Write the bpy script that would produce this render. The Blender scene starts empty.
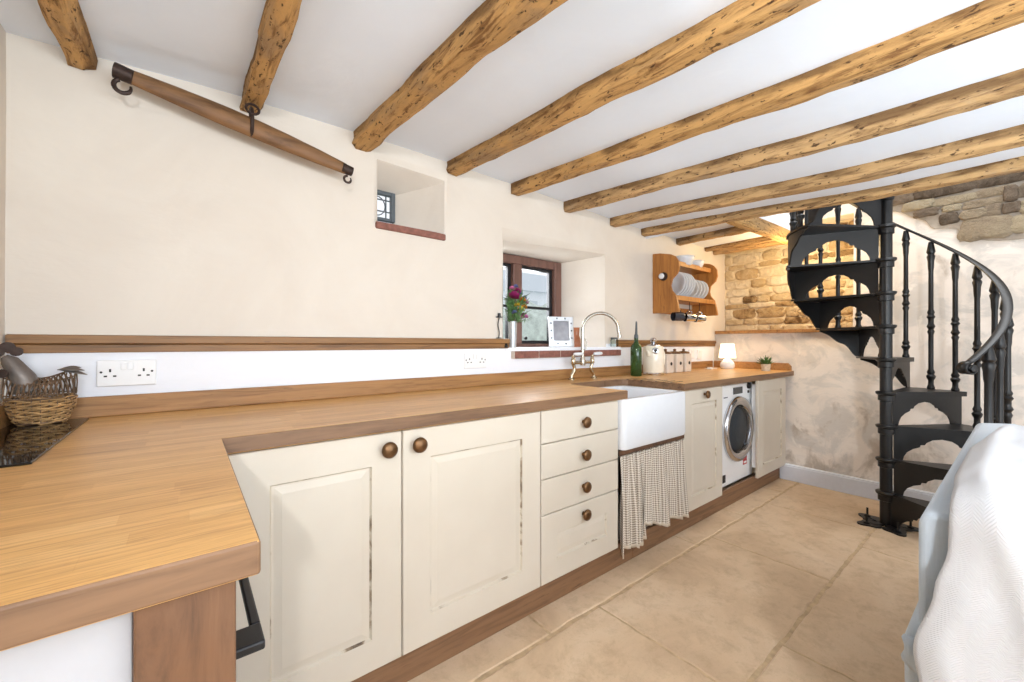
import bpy, bmesh, math, random
from mathutils import Vector, noise as mnoise
R = random.Random(7)
C = bpy.context.scene.collection
PI = math.pi

# ------------------------------------------------------------------ materials
def srgb(r, g, b):
    f = lambda c: (c/255/12.92) if c/255 <= .04045 else ((c/255+.055)/1.055)**2.4
    return (f(r), f(g), f(b), 1)

class NT:
    def __init__(s, name):
        s.m = bpy.data.materials.new(name); s.m.use_nodes = True
        s.t = s.m.node_tree; s.n = s.t.nodes; s.bsdf = s.n['Principled BSDF']
    def new(s, kind, **kw):
        n = s.n.new(kind)
        for k, v in kw.items():
            if k in n.inputs: n.inputs[k].default_value = v
            else: setattr(n, k, v)
        return n
    def link(s, a, b): s.t.links.new(a, b)
    def coords(s, scale=(1, 1, 1), rot=(0, 0, 0)):
        tc = s.new('ShaderNodeTexCoord'); mp = s.new('ShaderNodeMapping')
        mp.inputs['Scale'].default_value = scale; mp.inputs['Rotation'].default_value = rot
        s.link(tc.outputs['Object'], mp.inputs['Vector']); return mp.outputs['Vector']
    def noise(s, vec, scale, detail=4, rough=.55, dist=0):
        n = s.new('ShaderNodeTexNoise'); n.inputs['Scale'].default_value = scale
        n.inputs['Detail'].default_value = detail; n.inputs['Roughness'].default_value = rough
        n.inputs['Distortion'].default_value = dist
        s.link(vec, n.inputs['Vector']); return n.outputs['Fac']
    def ramp(s, fac, stops):
        n = s.new('ShaderNodeValToRGB'); e = n.color_ramp.elements
        while len(e) < len(stops): e.new(.5)
        for i, (p, c) in enumerate(stops): e[i].position = p; e[i].color = c
        s.link(fac, n.inputs['Fac']); return n.outputs['Color']
    def mix(s, fac, a, b, mode='MIX'):
        n = s.new('ShaderNodeMix', data_type='RGBA', blend_type=mode)
        for sock, v in ((n.inputs[0], fac), (n.inputs[6], a), (n.inputs[7], b)):
            if hasattr(v, 'links'): s.link(v, sock)
            else: sock.default_value = v
        return n.outputs[2]
    def math(s, op, a, b=0.0):
        n = s.new('ShaderNodeMath', operation=op)
        for sock, v in ((n.inputs[0], a), (n.inputs[1], b)):
            if hasattr(v, 'links'): s.link(v, sock)
            else: sock.default_value = v
        return n.outputs[0]
    def bump(s, h, strength=.2, dist=.01):
        n = s.new('ShaderNodeBump'); n.inputs['Strength'].default_value = strength; n.inputs['Distance'].default_value = dist
        s.link(h, n.inputs['Height']); s.link(n.outputs['Normal'], s.bsdf.inputs['Normal'])
    def base(s, c):
        if hasattr(c, 'links'): s.link(c, s.bsdf.inputs['Base Color'])
        else: s.bsdf.inputs['Base Color'].default_value = c
    def set(s, rough=.5, metal=0, spec=None, **kw):
        s.bsdf.inputs['Roughness'].default_value = rough; s.bsdf.inputs['Metallic'].default_value = metal
        if spec is not None: s.bsdf.inputs['Specular IOR Level'].default_value = spec
        for k, v in kw.items(): s.bsdf.inputs[k].default_value = v
        return s.m

def plain(name, c, rough=.5, metal=0, var=.06, scale=30, bump=0, **kw):
    t = NT(name); v = t.coords(); f = t.noise(v, scale)
    d = tuple(x*(1-var) for x in c[:3])+(1,); l = tuple(min(1, x*(1+var)) for x in c[:3])+(1,)
    t.base(t.ramp(f, [(.3, d), (.7, l)]))
    if bump: t.bump(f, bump, .004)
    return t.set(rough, metal, **kw)

def wood(name, light, dark, axis=0, rough=.45, stretch=14, scale=3.0, fleck=None, bump=.08):
    t = NT(name); sc = [stretch]*3; sc[axis] = 1.0
    v = t.coords(tuple(sc)); f = t.noise(v, scale, 6, .62, .6)
    v2 = t.coords(tuple(x*.35 if i != axis else .7 for i, x in enumerate(sc))); g = t.noise(v2, scale, 3, .5, .3)
    col = t.mix(g, t.ramp(f, [(.33, dark), (.62, light)]), t.ramp(f, [(.25, dark), (.5, light)]))
    if fleck:
        v3 = t.coords(tuple(.4*x for x in sc)); k = t.noise(v3, 9, 5, .7, .8)
        col = t.mix(t.ramp(k, [(.60, (0, 0, 0, 1)), (.72, (1, 1, 1, 1))]), col, fleck)
    t.base(col); t.bump(f, bump, .004)
    return t.set(rough)

def staves(name):
    """solid oak worktop: long staves along X, finger jointed"""
    t = NT(name); v = t.coords()
    b = t.new('ShaderNodeTexBrick'); b.offset = 0; b.offset_frequency = 2; b.squash = 1
    b.inputs['Scale'].default_value = 1; b.inputs['Brick Width'].default_value = .31; b.inputs['Row Height'].default_value = .041
    b.inputs['Mortar Size'].default_value = .0006; b.inputs['Bias'].default_value = 0
    b.inputs['Color1'].default_value = (0, 0, 0, 1); b.inputs['Color2'].default_value = (1, 1, 1, 1); b.inputs['Mortar'].default_value = (.35, .35, .35, 1)
    sx = t.new('ShaderNodeSeparateXYZ'); t.link(v, sx.inputs[0]); row = t.math('FLOOR', t.math('DIVIDE', sx.outputs[1], .041))
    wn = t.new('ShaderNodeTexWhiteNoise', noise_dimensions='1D'); t.link(row, wn.inputs['W'])
    cb = t.new('ShaderNodeCombineXYZ'); t.link(t.math('ADD', sx.outputs[0], t.math('MULTIPLY', wn.outputs['Value'], 3.0)), cb.inputs[0]); t.link(sx.outputs[1], cb.inputs[1])
    t.link(cb.outputs[0], b.inputs['Vector'])
    stave = t.ramp(b.outputs['Color'], [(0, srgb(196, 141, 74)), (.5, srgb(213, 160, 90)), (1, srgb(228, 181, 113))])
    gv = t.coords((2.0, 38, 38)); f = t.noise(gv, 2.2, 6, .6, .9)
    grain = t.ramp(f, [(.30, srgb(154, 104, 54)), (.55, srgb(222, 176, 112))])
    col = t.mix(.42, stave, grain)
    kn = t.noise(t.coords((3.5, 30, 30)), 3.2, 6, .68, 1.2); col = t.mix(t.ramp(kn, [(.58, W(0)), (.72, W(.55))]), col, srgb(150, 98, 48))
    fg = t.noise(t.coords((5, 170, 170)), 2.0, 3, .6); col = t.mix(t.ramp(fg, [(.36, W(.38)), (.5, W(0))]), col, srgb(150, 100, 54))
    t.base(col); t.bump(f, .03, .002)
    return t.set(.34, spec=.35)

M = {}
W = lambda v: (v, v, v, 1)
def plaster(name, c1, c2, stain=None):
    t = NT(name); v = t.coords(); f = t.noise(v, 2.2, 5, .6, .6); g = t.noise(t.coords((.8, 1, 2.5)), 9, 4, .6)
    col = t.ramp(f, [(.3, c1), (.7, c2)])
    if stain: col = stain(t, v, col)
    t.base(col); h = t.math('ADD', f, t.math('MULTIPLY', g, .35)); t.bump(h, .22, .02)
    return t.set(.85, spec=.2)
M['cream_wall'] = plaster('cream_limewash', srgb(216, 205, 192), srgb(225, 216, 204))
M['white_wall'] = plaster('white_paint_wall', srgb(238, 240, 246), srgb(242, 244, 249))
M['ceiling'] = plaster('ceiling_white', srgb(232, 239, 250), srgb(237, 243, 253))
def endstain(t, v, col):
    n1 = t.noise(t.coords((1, 1, 1.2)), 3.1, 6, .62, .8)
    col = t.mix(t.ramp(n1, [(.47, W(0)), (.56, W(1))]), col, srgb(208, 201, 193))
    n2 = t.noise(t.coords((1, 1.4, 1)), 4.3, 7, .6, .4)
    sx = t.new('ShaderNodeSeparateXYZ'); t.link(v, sx.inputs[0])
    low = t.new('ShaderNodeMapRange'); low.inputs['From Min'].default_value = .15; low.inputs['From Max'].default_value = .75
    low.inputs['To Min'].default_value = .10; low.inputs['To Max'].default_value = -.03; t.link(sx.outputs[2], low.inputs['Value'])
    k = t.math('ADD', n2, low.outputs[0])
    col = t.mix(t.ramp(k, [(.58, W(0)), (.70, W(1))]), col, srgb(184, 171, 157))
    n3 = t.noise(t.coords((1, 1, 1)), 5.5, 6, .6, 1)
    return t.mix(t.ramp(n3, [(.60, W(0)), (.68, W(.8))]), col, srgb(238, 230, 220))
M['end_wall'] = plaster('old_lime_plaster', srgb(226, 215, 204), srgb(234, 224, 214), endstain)
M['flag_mortar'] = plain('flag_joint', srgb(190, 164, 130), .9, var=.22, scale=25)
def flag():
    t = NT('sandstone_flags'); v = t.coords()
    f = t.noise(v, 2.1, 6, .62, .5); g = t.noise(v, 11, 7, .72, .3); h = t.noise(v, 120, 3, .7)
    col = t.ramp(f, [(.28, srgb(190, 162, 132)), (.5, srgb(212, 185, 153)), (.72, srgb(224, 201, 172))])
    col = t.mix(t.ramp(g, [(.48, W(0)), (.72, W(.6))]), col, srgb(172, 144, 112))
    col = t.mix(t.ramp(h, [(.58, W(0)), (.75, W(.35))]), col, srgb(150, 124, 96))
    t.base(col); t.bump(t.math('ADD', f, t.math('MULTIPLY', g, .3)), .18, .012); return t.set(.6, spec=.3)
M['flag'] = flag()
M['worktop'] = staves('oak_worktop')
M['oak_edge'] = wood('oak_end_edge', srgb(132, 99, 71), srgb(84, 60, 42), 0, .5, 14, 3)
M['oak_trim'] = wood('oak_trim', srgb(172, 126, 76), srgb(120, 82, 44), 0, .5, 16, 3, srgb(92, 60, 34))
M['oak_rail'] = wood('oak_dado', srgb(150, 108, 62), srgb(98, 66, 36), 0, .5, 16, 3, srgb(76, 50, 28))
M['oak_post'] = wood('oak_post', srgb(106, 74, 52), srgb(66, 45, 31), 2, .6, 6, 3.2, srgb(66, 44, 30))
def knotty():
    t = NT('knotty_post_oak'); f = t.noise(t.coords((6, 6, 1)), 3.4, 7, .66, 1.2); g = t.noise(t.coords((1, 1, .6)), 7, 4, .6, .5)
    col = t.ramp(f, [(.30, srgb(62, 42, 28)), (.52, srgb(108, 76, 52)), (.75, srgb(128, 92, 64))]); col = t.mix(t.ramp(g, [(.45, W(0)), (.70, W(.6))]), col, srgb(120, 80, 48))
    vo = t.new('ShaderNodeTexVoronoi'); vo.inputs['Scale'].default_value = 16; t.link(t.coords((1, 1, 1)), vo.inputs['Vector'])
    col = t.mix(t.ramp(vo.outputs['Distance'], [(.09, W(1)), (.17, W(0))]), col, srgb(40, 27, 18))
    t.base(col); t.bump(f, .15, .005); return t.set(.6)
M['knotty'] = knotty()
M['plinth'] = wood('oak_plinth', srgb(140, 104, 74), srgb(98, 70, 48), 0, .55, 14, 3, srgb(84, 56, 36))
M['pine'] = wood('pine_rack', srgb(182, 122, 58), srgb(136, 82, 34), 2, .42, 10, 3.5, srgb(98, 58, 26))
def beam_mat(name, light, dark, grey, ax=1):
    t = NT(name)
    def cs(a, b): v = [a]*3; v[ax] = b; return t.coords(tuple(v))
    f = t.noise(cs(7, .9), 2.2, 7, .64, .9)
    col = t.ramp(f, [(.26, dark), (.44, light), (.7, tuple(min(1, x*1.25) for x in light[:3])+(1,))])
    k = t.noise(cs(2.2, .9), 3.0, 5, .65, .6)
    col = t.mix(t.ramp(k, [(.54, W(0)), (.70, W(.7))]), col, grey)
    q = t.noise(cs(16, 2.0), 3.0, 6, .68, .5)
    col = t.mix(t.ramp(q, [(.36, W(.9)), (.50, W(0))]), col, dark)
    w = t.noise(cs(13, 6), 5.0, 4, .6, .3)
    col = t.mix(t.ramp(w, [(.60, W(0)), (.66, W(.9))]), col, srgb(58, 38, 24))
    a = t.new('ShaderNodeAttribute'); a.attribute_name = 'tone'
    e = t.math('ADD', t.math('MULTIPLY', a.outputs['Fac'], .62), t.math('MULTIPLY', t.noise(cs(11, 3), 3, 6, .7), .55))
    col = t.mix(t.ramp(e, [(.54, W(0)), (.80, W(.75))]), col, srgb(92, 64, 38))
    t.base(col); t.bump(t.math('ADD', t.math('ADD', f, t.math('MULTIPLY', q, .5)), t.math('MULTIPLY', w, -.6)), .6, .014); return t.set(.75, spec=.2)
M['beam'] = beam_mat('oak_beam', srgb(190, 147, 92), srgb(112, 76, 42), srgb(146, 122, 96))
M['beam_pale'] = beam_mat('oak_beam_pale', srgb(186, 150, 104), srgb(118, 88, 58), srgb(162, 142, 120))
M['beam_cross'] = beam_mat('oak_trimmer', srgb(190, 152, 100), srgb(122, 90, 56), srgb(150, 128, 100), 0)
M['swing_wood'] = wood('old_ash', srgb(132, 94, 58), srgb(78, 52, 30), 0, .6, 6, 5, srgb(62, 38, 22))
M['iron'] = plain('cast_iron_black', srgb(16, 16, 17), .4, .0, .25, 60, .15)
M['dark_iron'] = plain('rusty_iron', srgb(66, 52, 46), .55, .6, .3, 60, .2)
def paint():
    t = NT('cream_cabinet_paint'); v = t.coords(); f = t.noise(v, 3, 4)
    t.base(t.ramp(f, [(.3, srgb(208, 197, 180)), (.7, srgb(214, 204, 188))])); t.bump(t.noise(t.coords((60, 60, 6)), 3, 3), .04, .002)
    return t.set(.48)
M['cream'] = paint()
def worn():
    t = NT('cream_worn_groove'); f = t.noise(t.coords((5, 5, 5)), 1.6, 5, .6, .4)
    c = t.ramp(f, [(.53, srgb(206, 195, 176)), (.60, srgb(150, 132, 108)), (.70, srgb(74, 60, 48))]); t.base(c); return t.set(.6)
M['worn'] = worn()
M['dark_gap'] = plain('cabinet_shadow_gap', srgb(70, 58, 46), .8)
M['knob'] = plain('aged_bronze', srgb(112, 82, 54), .35, .75, .3, 50, .1)
M['ceramic'] = plain('white_fireclay', srgb(228, 230, 234), .08, 0, .01)
M['white_plastic'] = plain('white_plastic', srgb(240, 240, 240), .3, 0, .01)
M['slot'] = plain('dark_slot', srgb(40, 38, 38), .6)
M['black'] = plain('black_metal', srgb(38, 38, 40), .4, .4, .1)
M['nickel'] = plain('brushed_nickel', srgb(194, 188, 176), .25, 1, .04)
M['brass'] = plain('pale_brass', srgb(204, 190, 164), .25, 1, .04)
M['chrome'] = plain('chrome', srgb(205, 205, 208), .12, 1, .03)
M['silver'] = plain('silver_frame', srgb(205, 206, 208), .28, .8, .05)
M['brick'] = plain('red_brick_sill', srgb(136, 90, 78), .85, 0, .25, 40, .3)
M['mortar'] = plain('pale_mortar', srgb(214, 200, 186), .9, 0, .1, 40, .3)
M['bluewhite'] = plain('skirting_paint', srgb(222, 226, 235), .45, 0, .02)
M['frame_brown'] = wood('window_frame_brown', srgb(116, 82, 70), srgb(82, 56, 48), 2, .5, 12, 3)
M['lead'] = plain('lead_grey', srgb(92, 98, 102), .5, .3)
def glass(name, tint=(1, 1, 1, 1), rough=0):
    t = NT(name); n = t.n; out = n['Material Output']
    tr = t.new('ShaderNodeBsdfTransparent'); tr.inputs[0].default_value = tint
    gl = t.new('ShaderNodeBsdfGlossy'); gl.inputs['Roughness'].default_value = .02
    fr = t.new('ShaderNodeFresnel'); fr.inputs[0].default_value = 1.2
    mx = t.new('ShaderNodeMixShader'); t.link(fr.outputs[0], mx.inputs[0]); t.link(tr.outputs[0], mx.inputs[1]); t.link(gl.outputs[0], mx.inputs[2])
    t.link(mx.outputs[0], out.inputs[0]); return t.m
M['pane'] = glass('window_glass'); M['jar_glass'] = glass('jar_glass', (.93, .96, .95, 1))
M['washer_glass'] = glass('washer_door_glass', (.72, .73, .75, 1))
M['green_glass'] = plain('green_bottle_glass', srgb(58, 92, 44), .06, 0, .2, 20, **{'Transmission Weight': .55, 'IOR': 1.45})
M['hob'] = plain('black_hob_glass', srgb(16, 16, 18), .04, 0, .02)
def stone_mat(name, stops, sat=1):
    t = NT(name); v = t.coords(); a = t.new('ShaderNodeAttribute'); a.attribute_name = 'tone'
    f = t.noise(v, 12, 7, .68, .6); g = t.math('ADD', t.math('MULTIPLY', a.outputs['Fac'], .55), t.math('MULTIPLY', f, .55))
    t.base(t.ramp(g, stops)); t.bump(t.math('ADD', f, t.noise(v, 28, 6, .7, .4)), .9, .03); return t.set(.9, spec=.15)
M['gold_stone'] = stone_mat('rubble_stone', [(.24, srgb(104, 80, 54)), (.34, srgb(182, 154, 114)), (.54, srgb(216, 196, 162)), (.8, srgb(232, 218, 194))])
M['brown_stone'] = stone_mat('bared_stone', [(.24, srgb(84, 72, 60)), (.42, srgb(128, 112, 96)), (.60, srgb(154, 137, 114)), (.8, srgb(172, 156, 130))])
M['stone_mortar'] = plain('lime_mortar', srgb(226, 210, 182), .95, 0, .12, 25, .5)
M['grey_mortar'] = plain('grey_mortar', srgb(158, 146, 132), .95, 0, .2, 18, .8)
def gingham():
    t = NT('gingham_cotton'); tc = t.new('ShaderNodeTexCoord'); sx = t.new('ShaderNodeSeparateXYZ'); t.link(tc.outputs['UV'], sx.inputs[0])
    def stripe(o): return t.math('GREATER_THAN', t.math('FRACT', t.math('MULTIPLY', o, 1.0)), .5)
    s = t.math('MULTIPLY', t.math('ADD', stripe(sx.outputs[0]), stripe(sx.outputs[1])), .5)
    t.base(t.ramp(s, [(0, srgb(232, 224, 212)), (.5, srgb(196, 184, 168)), (1, srgb(136, 120, 106))])); return t.set(.9, spec=.1)
M['gingham'] = gingham()
M['hem'] = plain('curtain_hem', srgb(214, 202, 184), .9)
def fabric(name, c, herring=False):
    t = NT(name); v = t.coords(); sx = t.new('ShaderNodeSeparateXYZ'); tc = t.new('ShaderNodeTexCoord')
    t.link(tc.outputs['UV'] if herring else v, sx.inputs[0])
    if herring:
        tri = t.math('ABSOLUTE', t.math('SUBTRACT', t.math('FRACT', t.math('MULTIPLY', sx.outputs[0], 34.0)), .5))
        h = t.math('SINE', t.math('MULTIPLY', t.math('ADD', t.math('MULTIPLY', sx.outputs[1], 1.0), t.math('MULTIPLY', tri, .026)), 6.2832/.0045))
        f = t.math('ADD', t.math('MULTIPLY', h, .5), t.noise(v, 120, 3)); t.bump(f, .4, .0018)
        k = t.noise(v, 5, 3); t.base(t.ramp(k, [(.3, c), (.7, tuple(min(1, x*1.04) for x in c[:3])+(1,))]))
    else:
        f = t.noise(v, 260, 2); k = t.noise(t.coords((120, 120, 12)), 3, 3); t.base(t.mix(.3, c, t.ramp(k, [(.3, tuple(x*.78 for x in c[:3])+(1,)), (.7, c)]))); t.bump(f, .3, .002)
    return t.set(.95, spec=.1, **{'Sheen Weight': .25})
M['sofa'] = fabric('pale_blue_linen', srgb(180, 189, 197)); M['throw'] = fabric('white_herringbone', srgb(196, 195, 196), True)
M['wicker'] = plain('wicker_straw', srgb(178, 140, 92), .7, 0, .4, 40); M['wire'] = plain('brown_wire', srgb(112, 88, 66), .6, .2, .3)
M['zinc'] = plain('weathered_zinc', srgb(122, 114, 108), .5, .6, .2, 30, .15)
M['beak'] = plain('ochre_paint', srgb(196, 156, 70), .6)
M['kettle'] = plain('cream_enamel', srgb(240, 232, 214), .18, 0, .01); M['canister'] = plain('putty_tin', srgb(214, 202, 190), .45, 0, .04)
M['dark_wood'] = wood('dark_lid_wood', srgb(120, 84, 54), srgb(84, 56, 34), 0, .5)
M['leaf'] = plain('leaf_green', srgb(84, 122, 70), .6, 0, .35, 40); M['leaf_dark'] = plain('leaf_deep_green', srgb(70, 104, 52), .6, 0, .35, 60)
M['pot'] = plain('stone_pot', srgb(206, 192, 172), .8, 0, .2, 60)
M['terracotta'] = plain('glazed_brown', srgb(158, 96, 62), .3, 0, .2, 20)
M['magenta'] = plain('magenta_petal', srgb(150, 34, 98), .7, 0, .2); M['orange'] = plain('orange_petal', srgb(226, 150, 52), .7, 0, .2)
M['pink'] = plain('pink_petal', srgb(206, 120, 170), .7, 0, .2); M['blue'] = plain('blue_petal', srgb(110, 120, 168), .7, 0, .2); M['yellow'] = plain('yellow_petal', srgb(226, 200, 70), .7, 0, .2)
M['galv'] = plain('galvanised_tin', srgb(188, 192, 196), .4, .5, .15)
M['picture'] = plain('grey_photo_print', srgb(150, 150, 156), .3, 0, .35, 9)
M['red'] = plain('red_sticker', srgb(190, 60, 60), .5); M['grey_panel'] = plain('grey_display', srgb(70, 72, 76), .25)
M['plate'] = plain('white_china', srgb(222, 225, 230), .12, 0, .01); M['mug_dark'] = plain('dark_mug_glaze', srgb(60, 62, 70), .15, .2, .1)
M['white_panel'] = plain('white_board', srgb(186, 185, 187), .5, 0, .02)
M['outdoor_wall'] = plain('pale_render', srgb(226, 230, 234), .9); M['slate'] = plain('pale_slate', srgb(200, 207, 212), .8)
M['hedge'] = plain('garden_leaves', srgb(202, 212, 204), .8, 0, .22, 9)
def lampshade():
    t = NT('lit_lampshade'); t.base(srgb(250, 240, 220)); t.bsdf.inputs['Emission Color'].default_value = srgb(255, 236, 206)
    return t.set(.8, **{'Emission Strength': 1.3})
M['shade'] = lampshade()

# ------------------------------------------------------------------ mesh builder
WL = {}
class MB:
    def __init__(s): s.v = []; s.f = []; s.mi = []; s.uv = {}
    def add(s, vs, fs, mi=0):
        o = len(s.v); s.v += [tuple(v) for v in vs]
        for f in fs: s.f.append(tuple(i+o for i in f)); s.mi.append(mi)
        return o
    def box(s, x0, x1, y0, y1, z0, z1, mi=0):
        s.add([(x0,y0,z0),(x1,y0,z0),(x1,y1,z0),(x0,y1,z0),(x0,y0,z1),(x1,y0,z1),(x1,y1,z1),(x0,y1,z1)],
              [(0,3,2,1),(4,5,6,7),(0,1,5,4),(1,2,6,5),(2,3,7,6),(3,0,4,7)], mi); return s
    def prism(s, pts, fn, a, b, mi=0):
        """pts: 2-D outline (any winding), fn(u,v,w)->xyz, extruded w=a..b"""
        n = len(pts)
        s.add([fn(u, v, a) for u, v in pts]+[fn(u, v, b) for u, v in pts],
              [tuple(range(n-1, -1, -1)), tuple(range(n, 2*n))]+[(i, (i+1) % n, n+(i+1) % n, n+i) for i in range(n)], mi); return s
    def lathe(s, prof, c=(0, 0, 0), axis=(0, 0, 1), seg=20, mi=0, caps=True):
        a = Vector(axis).normalized(); t = Vector((1, 0, 0)) if abs(a.x) < .9 else Vector((0, 1, 0))
        e1 = a.cross(t).normalized(); e2 = a.cross(e1); c = Vector(c); vs = []; fs = []
        for r, h in prof:
            for i in range(seg):
                q = 2*PI*i/seg; vs.append(c+a*h+(e1*math.cos(q)+e2*math.sin(q))*max(r, 1e-5))
        for j in range(len(prof)-1):
            for i in range(seg):
                k = (i+1) % seg; fs.append((j*seg+i, j*seg+k, (j+1)*seg+k, (j+1)*seg+i))
        if caps: fs += [tuple(range(seg-1, -1, -1)), tuple(range((len(prof)-1)*seg, len(prof)*seg))]
        s.add(vs, fs, mi); return s
    def tube(s, path, rad, seg=8, mi=0, closed=False, flat=1.0, up=None):
        P = [Vector(p) for p in path]; n = len(P); vs = []; fs = []; prev = None
        for i, p in enumerate(P):
            t = (P[(i+1) % n]-P[i-1]) if closed else (P[min(i+1, n-1)]-P[max(i-1, 0)])
            t.normalize()
            if up is not None: e = t.cross(Vector(up))
            elif prev is None: e = t.cross(Vector((0, 0, 1)) if abs(t.z) < .9 else Vector((1, 0, 0)))
            else: e = prev-t*prev.dot(t)
            if e.length < 1e-6: e = t.cross(Vector((0, 1, 0.01)))
            e.normalize(); prev = e; g = t.cross(e); r = rad[i] if isinstance(rad, (list, tuple)) else rad
            for k in range(seg):
                q = 2*PI*k/seg; vs.append(p+(e*math.cos(q)+g*math.sin(q)*flat)*r)
        m = n if closed else n-1
        for i in range(m):
            for k in range(seg):
                l = (k+1) % seg; j = (i+1) % n; fs.append((i*seg+k, i*seg+l, j*seg+l, j*seg+k))
        if not closed: fs += [tuple(range(seg-1, -1, -1)), tuple(range((n-1)*seg, n*seg))]
        s.add(vs, fs, mi); return s
    def grid(s, fn, nu, nv, mi=0, uv=None):
        vs = [fn(i/nu, j/nv) for j in range(nv+1) for i in range(nu+1)]
        o = s.add(vs, [(j*(nu+1)+i, j*(nu+1)+i+1, (j+1)*(nu+1)+i+1, (j+1)*(nu+1)+i) for j in range(nv) for i in range(nu)], mi)
        if uv:
            for j in range(nv+1):
                for i in range(nu+1): s.uv[o+j*(nu+1)+i] = uv(i/nu, j/nv)
        return s
    def build(s, name, mats, parent=None, bevel=0, seg=2, smooth=False, ang=.7, sub=0, solid=0, recalc=True, tone=None):
        L = WL.get(parent.name, (0, 0, 0)) if parent else (0, 0, 0)
        me = bpy.data.meshes.new(name)
        me.from_pydata([(x-L[0], y-L[1], z-L[2]) for x, y, z in s.v], [], s.f)
        for m in (mats if isinstance(mats, (list, tuple)) else [mats]): me.materials.append(M[m])
        for p, i in zip(me.polygons, s.mi): p.material_index = i
        if recalc:
            bm = bmesh.new(); bm.from_mesh(me); bmesh.ops.recalc_face_normals(bm, faces=bm.faces); bm.to_mesh(me); bm.free()
        if s.uv:
            u = me.uv_layers.new(name='UVMap')
            for lp in me.loops: u.data[lp.index].uv = s.uv.get(lp.vertex_index, (0, 0))
        if tone is not None:
            at = me.attributes.new('tone', 'FLOAT', 'POINT')
            for i, tv in enumerate(tone): at.data[i].value = tv
        if smooth:
            for p in me.polygons: p.use_smooth = True
        o = bpy.data.objects.new(name, me); C.objects.link(o); WL[o.name] = L
        if parent: o.parent = parent
        if solid:
            m = o.modifiers.new('solid', 'SOLIDIFY'); m.thickness = solid; m.offset = 0
        if bevel:
            m = o.modifiers.new('bev', 'BEVEL'); m.width = bevel; m.segments = seg; m.limit_method = 'ANGLE'; m.angle_limit = .6
        if sub:
            m = o.modifiers.new('sub', 'SUBSURF'); m.levels = sub; m.render_levels = sub
        if smooth == 'auto':
            for e in me.edges: pass
            sharp(me, ang)
        return o

def sharp(me, ang):
    bm = bmesh.new(); bm.from_mesh(me)
    for e in bm.edges:
        if len(e.link_faces) == 2 and e.calc_face_angle(0) > ang: e.smooth = False
    bm.to_mesh(me); bm.free()

def thing(name, loc, label, cat, group=None):
    o = bpy.data.objects.new(name, None); C.objects.link(o); o.location = loc; o.empty_display_size = .05
    WL[o.name] = tuple(loc); return tag(o, label, cat, group)
def tag(o, label, cat, group=None, kind=None):
    o['label'] = label; o['category'] = cat
    if group: o['group'] = group
    if kind: o['kind'] = kind
    return o
def struct(o): o['kind'] = 'structure'; return o
def sroot(name):
    o = bpy.data.objects.new(name, None); C.objects.link(o); WL[o.name] = (0, 0, 0); return struct(o)
def nz(x, y, z, s=1.0, amp=1.0): return mnoise.noise(Vector((x*s, y*s, z*s)))*amp

# ------------------------------------------------------------------ room
def WY(x): return 1.868+.018*(x+.45)          # the kitchen wall runs a touch out of square
XL, YB, ZC = -.415, -3.2, 2.09
# floor: flagstones
mb = MB(); mb.box(XL, 4.3, YB, 2.05, -.08, -.0035, 1)
rows = [(2.05, 1.171, [1.13, 2.28, 2.91, 3.6]), (1.155, .590, [.35, 1.41, 2.44, 3.27]), (.575, -.05, [.4, 1.78, 2.98, 3.75]), (-.065, -.72, [.9, 2.2, 3.3]), (-.735, -1.4, [.3, 1.6, 2.9]), (-1.415, -2.2, [.9, 2.3, 3.5]), (-2.215, YB, [.5, 1.9, 3.0])]
for y1, y0, xs in rows:
    e = [XL]+xs+[4.3]
    for a, b in zip(e, e[1:]):
        g = .004; n = 24
        def ring(z, ins):
            pts = []
            for k in range(n): pts.append((a+g+ins+(b-a-2*g-2*ins)*k/n, y0+ins))
            for k in range(n): pts.append((b-g-ins, y0+ins+(y1-y0-2*ins)*k/n))
            for k in range(n): pts.append((b-g-ins-(b-a-2*g-2*ins)*k/n, y1-ins))
            for k in range(n): pts.append((a+g+ins, y1-ins-(y1-y0-2*ins)*k/n))
            return [(x+nz(x, y, 3, 14, .007)+nz(x, y, 5, 40, .004), y+nz(x, y, 9, 14, .008)+nz(x, y, 7, 40, .004), z) for x, y in pts]
        r0 = ring(-.02, 0); r1 = ring(-.003, .001); r2 = ring(0, .006); m = len(r0)
        mb.add(r0+r1+r2, [(i, (i+1) % m, m+(i+1) % m, m+i) for i in range(m)]+[(m+i, m+(i+1) % m, 2*m+(i+1) % m, 2*m+i) for i in range(m)]+[tuple(range(2*m, 3*m))])
struct(mb.build('floor', ['flag', 'flag_mortar'], recalc=True))

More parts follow.
